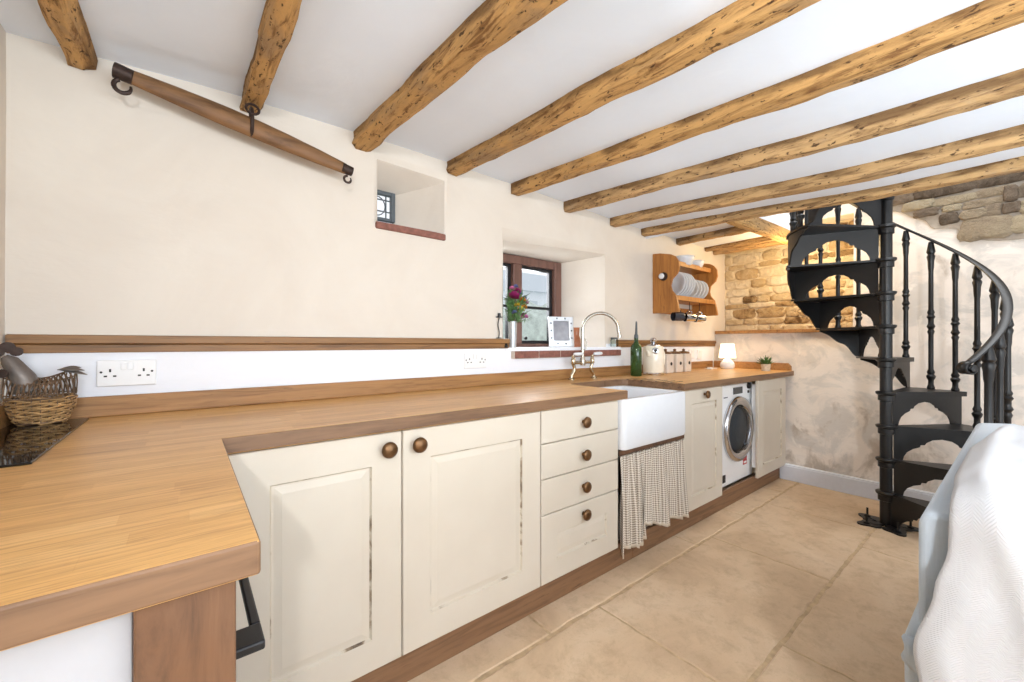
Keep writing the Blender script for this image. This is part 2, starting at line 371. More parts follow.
# kitchen wall with window and niche openings
def wall_with_holes():
    mb = MB(); holes = [(1.472, 2.385, 1.118, 1.795), (.712, 1.045, 1.715, 2.01)]
    RD = .03
    xs = sorted(set([XL+.1*i for i in range(48)]+[4.45]+[h[0]-RD for h in holes]+[h[1]+RD for h in holes]))
    zs = sorted(set([.1*i for i in range(43)]+[1.145]+[holes[0][2]-.0005, holes[0][3]+RD, holes[1][2]-.0005, holes[1][3]+RD]))
    def inside(x, z): return any(h[0]-RD < x < h[1]+RD and h[2]-.0005 < z < h[3]+RD for h in holes)
    def p(x, z):
        edge = any(h[0]-RD-1e-4 <= x <= h[1]+RD+1e-4 and h[2]-.001 <= z <= h[3]+RD+1e-4 for h in holes)
        return (x, WY(x)+(0 if edge else nz(x, z, 1, 1.8, .007)), z)
    idx = {}
    def vi(x, z):
        k = (x, z)
        if k not in idx: idx[k] = mb.add([p(x, z)], [])
        return idx[k]
    for x0, x1 in zip(xs, xs[1:]):
        for z0, z1 in zip(zs, zs[1:]):
            if not inside((x0+x1)/2, (z0+z1)/2):
                q = (vi(x0, z0), vi(x1, z0), vi(x1, z1), vi(x0, z1)); mb.f.append(q); mb.mi.append(1 if (z0+z1)/2 < 1.14 else 0)
    # rounded reveals: loops going back into the wall
    backs = [((1.43, 2.255, 1.118, 1.765), 2.30), ((.712, .866, 1.79, 1.938), 2.12)]
    for h, (b, yb) in zip(holes, backs):
        def loop(l, r, d, u, y): return [(l, (WY(l) if y is None else y), d), (r, (WY(r) if y is None else y), d), (r, (WY(r) if y is None else y), u), (l, (WY(l) if y is None else y), u)]
        w = (WY(h[0])+WY(h[1]))/2
        tl = (1.741, 1.787) if h[0] > 1.2 else (2.0, 1.985)
        def lp2(l, r_, d, dz, y): return [(l, y, d), (r_, y, d), (r_, y, tl[1]+dz), (l, y, tl[0]+dz)]
        loops = [loop(h[0]-RD, h[1]+RD, h[2], h[3]+RD, None), lp2(h[0]-.012, h[1]+.015, h[2], .014, w+.006), lp2(h[0], h[1], h[2], 0, w+.03), loop(*b, yb)]
        o = mb.add([v for l in loops for v in l], [])
        for k in range(3):
            for i in range(4):
                j = (i+1) % 4; mb.f.append((o+k*4+i, o+k*4+j, o+k*4+4+j, o+k*4+4+i)); mb.mi.append(2 if i == 0 else 0)
    o = mb.build('wall_kitchen', ['cream_wall', 'white_wall', 'white_wall'], smooth='auto', recalc=False)
    return struct(o)
wall_with_holes()
# left wall
mb = MB(); mb.grid(lambda u, v: (XL+nz(u*5, v*2, 4, 1.6, .005)-(0), YB+(WY(XL)+.04-YB)*u, 2.3*v), 40, 16)
struct(mb.build('wall_left', ['cream_wall'], smooth=True))
# end wall: battered, plaster below, recess with rubble stone
def EX(z):
    pr = [(0, 3.985), (.13, 3.99), (.5, 4.06), (.9, 4.14), (1.25, 4.18), (2.1, 4.21), (4.3, 4.23)]
    for (a, xa), (b, xb) in zip(pr, pr[1:]):
        if z <= b: return xa+(xb-xa)*(z-a)/(b-a)
    return 4.23
RY, RZ0, RZ1 = .86, 1.245, 2.20
mb = MB()
ys = sorted([YB+.12*i for i in range(int((1.98-YB)/.12)+1)]+[RY, 1.98]); zs = sorted([.1*i for i in range(43)]+[RZ0])
cache = {}
def ev(y, z):
    if (y, z) not in cache: cache[(y, z)] = mb.add([(EX(z)+(0 if abs(y-RY) < .01 or abs(z-RZ0) < .01 else nz(y, z, 6, 2.2, .012)), y, z)], [])
    return cache[(y, z)]
for y0, y1 in zip(ys, ys[1:]):
    for z0, z1 in zip(zs, zs[1:]):
        if y0 >= RY-.001 and RZ0-.001 <= z0 and z1 <= RZ1+.001: continue
        mb.f.append((ev(y0, z0), ev(y1, z0), ev(y1, z1), ev(y0, z1))); mb.mi.append(0)
# recess reveal, its floor and soffit
mb.add([(EX(1.25), RY, RZ0), (4.43, RY, RZ0), (4.43, RY, RZ1), (EX(2.2), RY, RZ1)], [(0, 1, 2, 3)])
mb.add([(EX(1.25), RY, RZ0), (4.43, RY, RZ0), (4.43, 2.0, RZ0), (EX(1.25), 2.0, RZ0)], [(0, 1, 2, 3)])
mb.add([(EX(2.2), RY, RZ1), (4.43, RY, RZ1), (4.43, 2.0, RZ1), (EX(2.2), 2.0, RZ1)], [(0, 1, 2, 3)])
wall_end = struct(mb.build('wall_end', ['end_wall'], smooth='auto'))
def stones(mb, tone, rects, fn, depth, rng):
    """each rect (u0,u1,v0,v1) becomes a rounded irregular stone; fn(u,v,h)->xyz, h out of the wall"""
    for (u0, u1, v0, v1) in rects:
        n = 30; cu, cv = (u0+u1)/2, (v0+v1)/2; tn = rng.random(); d = depth*rng.uniform(.5, 1.2); sd = rng.random()*90; o0 = len(mb.v)
        ringv = []
        for sc, h in ((1.0, -.01), (.97, d*.55), (.82, d*.95), (.45, d*1.05)):
            ring = []
            for i in range(n):
                q = 2*PI*i/n; c, s_ = math.cos(q), math.sin(q); e = 4.5
                rr = (abs(c)**e+abs(s_)**e)**(-1/e)
                rr *= 1.02+.16*mnoise.noise(Vector((c*1.6+sd, s_*1.6, 1)))+.10*mnoise.noise(Vector((c*4.5+sd, s_*4.5, 4)))
                ring.append(fn(cu+c*rr*(u1-u0)/2*sc, cv+s_*rr*(v1-v0)/2*sc, h+.2*d*mnoise.noise(Vector((c*2, s_*2, sd+sc*2)))))
            ringv.append(ring)
        vs = [v for r in ringv for v in r]
        fs = [(k*n+i, k*n+(i+1) % n, (k+1)*n+(i+1) % n, (k+1)*n+i) for k in range(3) for i in range(n)]+[tuple(range(3*n, 4*n))]
        mb.add(vs, fs, 0); tone += [tn]*(len(mb.v)-o0)
def courses(u0, u1, v0, v1, hmin, hmax, wmin, wmax, rng, gap=.012):
    out = []; v = v0
    while v < v1-.02:
        h = min(rng.uniform(hmin, hmax), v1-v); u = u0-rng.uniform(0, wmin)
        while u < u1:
            w = rng.uniform(wmin, wmax); a, b = max(u, u0), min(u+w, u1)
            if b-a > .03: out.append((a+gap/2, b-gap/2, v+gap/2, v+h-gap/2))
            u += w
        v += h
    return out
rg = random.Random(3); mb = MB(); tone = []
stones(mb, tone, courses(RY, 1.96, RZ0+.02, RZ1, .05, .11, .10, .30, rg, .004), lambda u, v, h: (4.415-h, u, v), .022, rg)
n0 = len(mb.v); mb.grid(lambda u, v: (4.412+nz(u*6, v*6, 2, 1, .006), RY+(1.99-RY)*u, RZ0+(RZ1-RZ0)*v), 24, 20, 1); tone += [.5]*(len(mb.v)-n0)
mb.build('stone_face', ['gold_stone', 'stone_mortar'], wall_end, smooth=True, tone=tone)
# patch of bared stone high on the end wall (right of the stair)
mb = MB(); tone = []
X4 = lambda u, v, h: (EX(v)-.008-h, u, v)
st = [(a-.10*(b-a), b+.10*(b-a), c-.10*(d-c), d+.10*(d-c)) for a, b, c, d in [(.06, .265, 1.855, 1.985), (-.2, .04, 1.86, 1.965), (.29, .375, 1.99, 2.06), (.17, .275, 2.0, 2.055), (.10, .165, 2.0, 2.07), (.10, .255, 2.07, 2.115), (.02, .09, 2.0, 2.06), (.03, .085, 2.08, 2.17), (.05, .20, 2.13, 2.18), (.22, .40, 2.125, 2.175), (.42, .56, 2.13, 2.19), (.28, .36, 2.075, 2.115), (.39, .50, 2.07, 2.12), (-.22, 0.01, 1.98, 2.06), (-.25, .01, 2.08, 2.17), (-.1, .2, 2.2, 2.28), (.23, .5, 2.2, 2.27), (.52, .75, 2.2, 2.28), (-.4, -.22, 1.9, 2.0), (-.45, -.24, 2.02, 2.12)]]
stones(mb, tone, st, X4, .02, random.Random(5))
n0 = len(mb.v)
outl = [(.75, 2.17), (.56, 2.115), (.47, 2.05), (.40, 1.97), (.30, 1.965), (.28, 1.84), (.15, 1.83), (-.1, 1.835), (-.5, 1.85), (-.6, 2.0), (-.6, 2.34), (.85, 2.34)]
outl2 = [(a[0]+(b[0]-a[0])*k/8, a[1]+(b[1]-a[1])*k/8) for a, b in zip(outl, outl[1:]+outl[:1]) for k in range(8)]
mb.prism([(u+nz(u, v, 2, 9, .03), v+nz(v, u, 5, 9, .03)) for u, v in outl2], X4, -.012, .003, 1); tone += [.5]*(len(mb.v)-n0)
mb.build('bared_stone', ['brown_stone', 'grey_mortar'], wall_end, smooth='auto', tone=tone)
# oak board on the recess ledge
mb = MB(); mb.prism([(RY-.1, 4.14), (1.935, 4.14), (1.935, 4.40), (RY+.01, 4.40), (RY+.01, 4.20), (RY-.1, 4.20)], lambda u, v, w: (v, u, w), RZ0-.004, RZ0+.026)
mb.build('ledge_board', ['oak_trim'], wall_end, bevel=.003)
# skirting at the end wall
mb = MB(); mb.box(3.945, 4.03, -3.1, 1.30, 0, .118); mb.box(3.952, 4.03, -3.1, 1.30, .118, .128)
struct(mb.build('baseboard_end', ['bluewhite'], bevel=.004))
# ceiling slab with stair opening
mb = MB()
def zc(x):
    pr = [(-.6, 2.055), (.1, 2.098), (.9, 2.108), (1.5, 2.096), (2.2, 2.082), (3.0, 2.068), (4.4, 2.098)]
    for (a, za), (b, zb) in zip(pr, pr[1:]):
        if x <= b: return za+(zb-za)*(x-a)/(b-a)
    return 2.098
def dropz(y):
    pr = [(-4, .13), (0, .112), (.5, .10), (.9, .066), (1.9, 0), (3, 0)]
    for (a, za), (b, zb) in zip(pr, pr[1:]):
        if y <= b: return za+(zb-za)*(y-a)/(b-a)
    return 0
def zt_(x, y): return zc(x)-dropz(y)*(1 if x < 2.955 else .15)
def cz(x, y): return zt_(x, y)+nz(x, y, 8, 1.3, .008)
mb.grid(lambda u, v: ((lambda x, y: (x, y, cz(x, y)))(XL+u*(2.95-XL+.0), YB+v*(2.0-YB))), 30, 40)
mb.box(XL, 2.95, YB, 2.0, ZC+.025, ZC+.2); mb.box(2.93, 2.95, YB, 2.0, 2.0, ZC+.1)
mb.grid(lambda u, v: ((lambda x, y: (x, y, cz(x, y)))(2.95+u*(4.3-2.95), 1.34+v*(2.0-1.34))), 12, 6)
mb.box(2.95, 4.3, 1.30, 2.0, ZC-.01, ZC+.2)
mb.grid(lambda u, v: (2.95+u*1.35, YB+v*(-.75-YB), zt_(2.95+u*1.35, YB+v*(-.75-YB))), 4, 4); mb.box(2.95, 4.3, YB, -.75, ZC+.02, ZC+.2)
struct(mb.build('ceiling', ['ceiling'], recalc=False))
# oak dado trim: two lengths
def trim(n, x0, x1):
    mb = MB(); prof = [(-.022, 1.147), (-.022, 1.172), (.006, 1.176), (.006, 1.116), (-.014, 1.118), (-.014, 1.142), (-.010, 1.1445), ]
    mb.prism(prof, lambda u, v, w: (w, WY(w)+u+.004, v), x0, x1)
    return struct(mb.build('trim_%d' % n, ['oak_rail'], bevel=.002))
trim(1, XL+.003, 1.488); trim(2, 2.535, 4.165)

# ------------------------------------------------------------------ windows
win = sroot('window_1'); Yw = 2.25
mb = MB(); T = .06
def bar(mb, x0, x1, z0, z1, y0, y1, mi=0): mb.box(x0, x1, y0, y1, z0, z1, mi)
bar(mb, 1.43, 1.49, 1.12, 1.765, Yw-.03, Yw+.06); bar(mb, 2.185, 2.258, 1.12, 1.765, Yw-.03, Yw+.06)
bar(mb, 1.49, 2.185, 1.705, 1.765, Yw-.03, Yw+.06); bar(mb, 1.49, 2.185, 1.12, 1.145, Yw-.03, Yw+.06); bar(mb, 1.785, 1.863, 1.145, 1.705, Yw-.03, Yw+.06)
mb.build('window_frame', ['frame_brown'], win, bevel=.006)
for a, b in ((1.49, 1.785), (1.863, 2.185)):
    mb = MB(); y0, y1 = Yw, Yw+.03
    bar(mb, a, a+.014, 1.145, 1.705, y0, y1); bar(mb, b-.03, b, 1.145, 1.705, y0, y1); bar(mb, a+.014, b-.03, 1.683, 1.705, y0, y1); bar(mb, a+.014, b-.03, 1.145, 1.168, y0, y1); bar(mb, a+.014, b-.03, 1.40, 1.418, y0, y1)
    mb.lathe([(.012, 0), (.012, .012)], (a+.05, y0-.004, 1.185), (0, -1, 0), 14)
    mb.build('casement', ['black'], win, bevel=.002)
    mb = MB(); mb.box(a+.01, b-.02, Yw+.013, Yw+.018, 1.155, 1.695); mb.build('pane', ['pane'], win)
# brick sill
mb = MB(); x = 1.51
while x < 2.54:
    w = min(.205+R.uniform(-.02, .02), 2.555-x)
    mb.box(x+.004, x+w-.004, WY(x)-.035, WY(x)+.05, 1.058, 1.1005, 0); x += w
mb.prism([(1.51, WY(1.47)-.03), (2.555, WY(2.5)-.03), (2.555, WY(2.5)+.05), (1.51, WY(1.47)+.05)], lambda u, v, w: (u, v, w), 1.056, 1.100, 1)
mb.build('sill', ['brick', 'mortar'], win, bevel=.004)
mb = MB(); mb.prism([(1.512, WY(1.47)-.028), (2.553, WY(2.5)-.028), (2.40, WY(2.4)+.02), (2.29, 2.24), (1.43, 2.24), (1.43, WY(1.4)+.02)], lambda u, v, w: (u, v, w), 1.101, 1.1215)
mb.build('sill_board', ['white_wall'], win)
win2 = sroot('window_2'); Yn = 2.10
mb = MB(); bar(mb, .70, .715, 1.79, 1.945, Yn-.01, Yn+.02); bar(mb, .85, .872, 1.79, 1.945, Yn-.01, Yn+.02); bar(mb, .715, .85, 1.925, 1.945, Yn-.01, Yn+.02); bar(mb, .715, .85, 1.79, 1.805, Yn-.01, Yn+.02)
mb.build('window_frame', ['lead'], win2, bevel=.003)
mb = MB()
for xx in (.76, .825): mb.box(xx-.0025, xx+.0025, Yn, Yn+.008, 1.805, 1.925)
for zz in (1.84, 1.9): mb.box(.715, .85, Yn, Yn+.008, zz-.0025, zz+.0025)
mb.tube([(.775+.045*math.cos(q*PI/10), Yn+.002, 1.865+.05*math.sin(q*PI/10)) for q in range(20)], .003, 6, closed=True)
mb.build('leading', ['lead'], win2)
mb = MB(); mb.box(.712, .853, Yn+.004, Yn+.007, 1.8, 1.93); mb.build('pane', ['pane'], win2)
mb = MB(); mb.prism([(.69, WY(.69)-.018), (1.0, WY(1)-.02), (1.062, WY(1.06)-.012), (1.06, WY(1)+.03), (.69, WY(.7)+.03)], lambda u, v, w: (u, v, w+nz(u, v, w, 30, .003)), 1.684, 1.717)
mb.build('sill', ['brick'], win2, bevel=.007)

# ------------------------------------------------------------------ beams
def beam(p0, p1, w, h, label, mat, seed, taper=1.0, name='ceiling_beam'):
    """hewn log-beam hanging under the ceiling: p0=(x,y) left top edge at the kitchen wall, p1 at the near end"""
    mb = MB(); n = 90; prof = [(0, .35), (0, -.35), (-.01, -.78), (.04, -.93), (.13, -1.0), (.60, -1.03), (.80, -.95), (.90, -.80), (1.0, -.3), (1, .35)]
    m = len(prof); vs = []
    D = Vector((p1[0]-p0[0], p1[1]-p0[1], 0)); Ln = D.length; D.normalize(); S = Vector((-D.y, D.x, 0))
    if S.x < 0: S = -S
    for i in range(n+1):
        t = i/n; c = Vector((p0[0], p0[1], 0))+D*Ln*t; s = 1+(taper-1)*t
        wob = nz(t*Ln*.9, seed, 0, 1.2, .008); wv = nz(t*Ln*.9, seed, 5, 1.2, .008)
        for j, (a, b) in enumerate(prof):
            x, z = a*w*s+wob, b*h*s+wv*(1 if b < 0 else 0)
            k = 1 if b < 0 else 0
            x += k*nz(t*Ln*3.2, j*.7, seed+3, 1.5, .012)+k*nz(t*Ln*11, j*1.3, seed+8, 1.5, .004)
            z += k*nz(t*Ln*3.2, j*.7, seed+13, 1.5, .008)+k*nz(t*Ln*11, j*1.3, seed+18, 1.5, .004)
            vs.append(tuple(c+S*x+Vector((0, 0, zt_(c.x+x, c.y)+z))))
    fs = [(i*m+j, i*m+(j+1) % m, (i+1)*m+(j+1) % m, (i+1)*m+j) for i in range(n) for j in range(m)]+[tuple(range(m)), tuple(range(n*m, n*m+m))]
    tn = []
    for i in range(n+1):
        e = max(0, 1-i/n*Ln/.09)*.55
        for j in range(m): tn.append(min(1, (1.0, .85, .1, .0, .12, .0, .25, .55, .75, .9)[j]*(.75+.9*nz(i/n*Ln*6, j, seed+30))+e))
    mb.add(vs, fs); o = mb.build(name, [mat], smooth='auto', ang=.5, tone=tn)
    return tag(o, label, 'beam', 'rough oak ceiling beams', 'thing')
def ext(a, b, y=YB+.1):
    s = (b[0]-a[0])/(b[1]-a[1]); return (a[0]+s*(y-a[1]), y)
def yw(x): return WY(x)-.004
BD = [((-.292, 0), (-.275, 0), .063, .054, 'short hewn oak beam in the top corner, nearest the left end of the long wall', 'beam'),
      ((.168, 0), (.19, 0), .066, .057, 'oak beam ending just above the middle ring of the wooden yoke bar', 'beam'),
      ((.584, 0), (.72, 0), .10, .074, 'rough knotty oak beam ending just right of the yoke bar, left of the niche', 'beam'),
      ((1.072, 0), (1.10, 0), .086, .066, 'smooth honey oak beam ending just right of the small niche window', 'beam'),
      ((1.508, 0), (1.55, 0), .08, .064, 'oak beam meeting the wall above the left side of the flower window', 'beam'),
      ((1.962, 0), (1.99, 0), .08, .064, 'oak beam meeting the wall above the right side of the flower window', 'beam_pale'),
      ((2.452, 0), (2.46, 0), .082, .062, 'second beam from the spiral stair, between the window and the plate rack', 'beam_pale'),
      ((2.858, 0), (2.845, 0), .068, .056, 'last long oak beam, edging the stair opening in front of the spiral stair', 'beam_pale')]
for i, (a, b, w, h, lab, mt) in enumerate(BD):
    x0 = a[0]; p0 = (x0, WY(x0)-.002); p1 = (b[0], YB+.05)
    beam(p0, p1, w, h, lab, mt, i*7.3, .82)
for i, (x, w, h, lab) in enumerate([(3.41, .08, .052, 'short oak joist behind the last long beam, nearest to it'), (3.95, .07, .045, 'short oak joist, middle one of three lit warmly by the stone recess'), (4.135, .075, .055, 'short oak joist tight against the stone recess wall')]):
    beam((x, WY(x)-.002), (x-.02, 1.33), w, h, lab, 'beam_pale', 60+i*9)
mb = MB(); vs = []; n = 24
for i in range(n+1):
    x = 2.99+(4.15-2.99)*i/n
    for a, b in ((0, .03), (0, -.055), (.010, -.066), (.056, -.068), (.064, -.058), (.064, .03)): vs.append((x, 1.255+a+nz(x, a, 1, 2, .006), zt_(x, 1.25)+b+nz(x, b, 4, 2, .005)))
mb.add(vs, [(i*6+j, i*6+(j+1) % 6, i*6+6+(j+1) % 6, i*6+6+j) for i in range(n) for j in range(6)]+[tuple(range(6)), tuple(range(n*6, n*6+6))])
tag(mb.build('trimmer_beam', ['beam_cross'], smooth='auto'), 'crossways oak trimmer beam carrying the short joists beside the stair', 'beam', None, 'thing')

# ------------------------------------------------------------------ worktops
YF = 1.247
mb = MB()
def yup(x): return WY(x)-.002
arc = [(1.735-.0, 1.62)]
L = [(XL+.004, .575), (.071, .575), (.071, YF), (1.742, YF), (1.742, 1.60), (1.755, 1.645), (1.78, 1.672), (1.83, 1.68), (2.10, 1.68), (2.10, yup(2.1)), (XL+.004, yup(XL))]
mb.prism(L, lambda u, v, w: (u, v, w), .868, .91)
o = mb.build('worktop', ['worktop', 'oak_edge'], bevel=.004, seg=3)
for p in o.data.polygons:
    if abs(p.normal.z) < .5: p.material_index = 1
tag(o, 'long L-shaped oak worktop turning the corner from the hob to the sink', 'worktop')
mb = MB(); Rr = [(2.102, 1.68), (2.22, 1.68), (2.265, 1.668), (2.287, 1.64), (2.29, 1.60), (2.29, YF), (4.118, YF), (4.118, 1.38), (4.118, yup(4.0)), (2.102, yup(2.1))]
mb.prism(Rr, lambda u, v, w: (u, v, w), .868, .91)
t2 = mb.build('worktop', ['worktop', 'oak_edge'], bevel=.004, seg=3)
for p in t2.data.polygons:
    if abs(p.normal.z) < .5: p.material_index = 1
tag(t2, 'oak worktop right of the sink, over the washing machine, under kettle and lamp', 'worktop')
mb = MB()
for k in range(7):
    y = 1.33+k*.052; mb.box(2.285, 2.42, y-.005, y+.005, .9085, .9112)
mb.build('drainer_groove', ['slot'], t2)['label'] = 'row of dark drainer grooves'
# upstands
mb = MB(); mb.prism([(XL+.022, yup(XL)-.02), (4.083, yup(4.07)-.02), (4.083, yup(4.07)), (XL+.022, yup(XL))], lambda u, v, w: (u, v, w), .9105, .976)
tag(mb.build('oak_upstand', ['oak_trim'], bevel=.003), 'long oak upstand strip behind the worktop under the white wall band', 'upstand', None, 'thing')
mb = MB(); mb.box(XL+.002, XL+.02, .58, yup(XL), .9105, .976)
tag(mb.build('oak_upstand', ['oak_trim'], bevel=.003), 'short oak upstand along the left wall behind the hen basket', 'upstand', None, 'thing')
mb = MB(); mb.prism([(1.262, .9105), (1.262, .95), (1.285, .975), (yup(4.05)-.022, .976), (yup(4.05)-.022, .9105)], lambda u, v, w: (w, u, v), 4.093, 4.115)
tag(mb.build('oak_upstand', ['oak_trim'], bevel=.003), 'oak upstand at the end wall behind the small potted plant', 'upstand', None, 'thing')

# ------------------------------------------------------------------ cabinets
FY = 1.265
def panel_front(mb, x0, x1, z0, z1, rail, y=FY, th=.02, raised=True):
    def rect(i, d): return [(x0+i, y+d, z0+i), (x1-i, y+d, z0+i), (x1-i, y+d, z1-i), (x0+i, y+d, z1-i)]
    seq = [(0, th), (0, .003), (.003, 0), (rail, 0), (rail+.003, .006), (rail+.005, .008), (rail+.010, .008), (rail+.030, .004)] if raised else [(0, th), (0, .003), (.003, 0)]
    o = mb.add([v for i, d in seq for v in rect(i, d)], [])
    for k in range(len(seq)-1):
        for i in range(4):
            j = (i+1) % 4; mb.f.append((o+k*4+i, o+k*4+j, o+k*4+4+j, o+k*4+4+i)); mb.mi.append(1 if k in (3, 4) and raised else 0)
    e = o+(len(seq)-1)*4; mb.f.append((e, e+1, e+2, e+3)); mb.mi.append(0); mb.f.append((o+3, o+2, o+1, o)); mb.mi.append(0)
def knob(x, z, parent, y=FY, r=.026):
    mb = MB(); mb.lathe([(.010, 0), (.008, .004), (.006, .012), (r*.72, .016), (r, .022), (r*.95, .029), (r*.6, .034), (.0, .036)], (x, y, z), (0, -1, 0), 18)
    return mb.build('knob', ['knob'], parent, smooth=True)
def carcass(x0, x1, parent, y0=FY+.021, y1=1.84, z0=.12, z1=.866, back=True):
    mb = MB(); t = .018
    mb.box(x0, x0+t, y0, y1, z0, z1); mb.box(x1-t, x1, y0, y1, z0, z1); mb.box(x0+t, x1-t, y0, y1, z0, z0+t); mb.box(x0+t, x1-t, y1-t, y1, z0+t, z1); mb.box(x0+t, x1-t, y0, y0+.08, z1-t, z1)
    return mb.build('carcass', ['cream'], parent)
cab = thing('base_cabinet', (.6, 1.5, .12), 'cream two-door cupboard with worn edges, between the oak post and the drawers', 'cupboard')
carcass(.075, 1.163, cab)
for x0, x1, kx, rl in ((.078, .5495, .500, .098), (.5535, 1.1615, .603, .1)):
    mb = MB(); panel_front(mb, x0, x1, .126, .862, rl); d = mb.build('door', ['cream', 'worn'], cab); knob(kx, .812, d)
dr = thing('drawer_unit', (1.42, 1.5, .12), 'cream stack of four drawers with bronze knobs left of the sink', 'drawers')
carcass(1.165, 1.688, dr)
for z0, z1, kz in ((.7225, .862, .787), (.572, .7185, .638), (.420, .568, .492), (.126, .416, .366)):
    mb = MB()
    if z1 < .42: panel_front(mb, 1.167, 1.686, z0, z1, .09)
    else: panel_front(mb, 1.167, 1.686, z0, z1, 0, raised=False)
    d = mb.build('drawer', ['cream', 'worn'], dr); knob(1.428, kz, d)
c3 = thing('base_cabinet', (2.56, 1.5, .12), 'narrow cream cupboard between the white sink and the washing machine', 'cupboard')
carcass(2.325, 2.815, c3)
mb = MB(); panel_front(mb, 2.322, 2.814, .126, .862, .085); d = mb.build('door', ['cream', 'worn'], c3); knob(2.565, .826, d, r=.025)
c4 = thing('base_cabinet', (3.7, 1.5, .12), 'cream end cupboard right of the washing machine, beside the end wall', 'cupboard')
mb = MB(); mb.box(3.52, 3.538, 1.285, 1.84, .12, .866); mb.box(3.97, 3.985, 1.285, 1.84, .13, .866); mb.box(3.538, 3.97, 1.82, 1.84, .12, .866); mb.box(3.538, 3.97, 1.285, 1.82, .12, .138)
mb.build('carcass', ['cream'], c4)
mb = MB(); panel_front(mb, 3.405, 3.975, .118, .862, .09); mb.build('door', ['cream', 'worn'], c4)
mb = MB(); mb.box(3.425, 3.44, 1.286, 1.32, .19, .83); mb.build('hinge_rail', ['white_plastic'], c4)
# plinths
for x0, x1, lab in ((.10, 1.857, 'oak plinth board under the drawers and two-door cupboard'), (1.860, 3.943, 'oak plinth board running under the sink curtain to the end wall')):
    mb = MB(); mb.box(x0, x1, 1.303, 1.325, .001, .118); tag(mb.build('plinth_board', ['plinth'], bevel=.002), lab, 'plinth', None, 'thing')

# return leg: oak post, white panel, oven
mb = MB(); mb.box(-.045, .048, .600, .67, 0, .8675); tag(mb.build('oak_post', ['knotty'], bevel=.003), 'thick oak post holding up the near end of the worktop', 'post', None, 'thing')
mb = MB(); mb.box(XL+.005, -.047, .625, .65, 0, .8675); tag(mb.build('end_panel', ['white_panel'], bevel=.002), 'plain white end panel left of the oak post under the worktop', 'panel', None, 'thing')
ov = thing('oven', (-.2, .97, 0), 'built-in oven under the hob, its black bar handle showing past the oak post', 'oven')
mb = MB(); mb.box(-.395, .045, .685, 1.235, .12, .8665); mb.build('body', ['grey_panel'], ov, bevel=.003)
mb = MB()
mb.box(.050, .092, .700, .752, .695, .709); mb.box(.078, .092, .752, 1.16, .695, .709); mb.box(.050, .092, 1.16, 1.21, .695, .709)
mb.build('handle', ['black'], ov, bevel=.003)

# hob
mb = MB(); mb.box(-.392, -.236, 1.212, 1.82, .9102, .9155); tag(mb.build('hob', ['hob'], bevel=.001), 'glossy black glass hob under the wire hen basket', 'hob')

# ------------------------------------------------------------------ sink
sk = thing('belfast_sink', (1.965, 1.46, .62), 'white fireclay butler sink with deep plain front', 'sink')
def rrect(x0, x1, y0, y1, r, n=5):
    pts = []
    for cx, cy, a in ((x1-r, y0+r, -PI/2), (x1-r, y1-r, 0), (x0+r, y1-r, PI/2), (x0+r, y0+r, PI)):
        for k in range(n+1): q = a+PI/2*k/n; pts.append((cx+r*math.cos(q), cy+r*math.sin(q)))
    return pts
mb = MB(); lo = []; X0, X1, Y0, Y1 = 1.694, 2.30, 1.236, 1.72
for ins, r, z in ((.02, .02, .609), (.006, .025, .613), (0, .028, .63), (0, .028, .855), (.004, .026, .865), (.012, .02, .8675), (.028, .025, .8675), (.036, .03, .862), (.040, .035, .845), (.052, .045, .68), (.075, .06, .665), (.2, .04, .66)):
    lo.append([(x, y, z) for x, y in rrect(X0+ins, X1-ins, Y0+ins, Y1-ins, r)])
m = len(lo[0]); mb.add([v for l in lo for v in l], [(k*m+i, k*m+(i+1) % m, (k+1)*m+(i+1) % m, (k+1)*m+i) for k in range(len(lo)-1) for i in range(m)]+[tuple(range(m-1, -1, -1)), tuple(range((len(lo)-1)*m, len(lo)*m))])
mb.build('basin', ['ceramic'], sk, smooth='auto')
mb = MB(); mb.lathe([(.032, 0), (.030, .004), (.012, .005)], (1.98, 1.48, .6605), (0, 0, 1), 20); mb.build('drain', ['chrome'], sk, smooth='auto')
mb = MB(); mb.lathe([(.034, 0), (.03, .004), (.0, .0045)], (2.277, 1.56, .80), (-1, 0, 0), 20); mb.build('overflow', ['ceramic'], sk, smooth='auto')
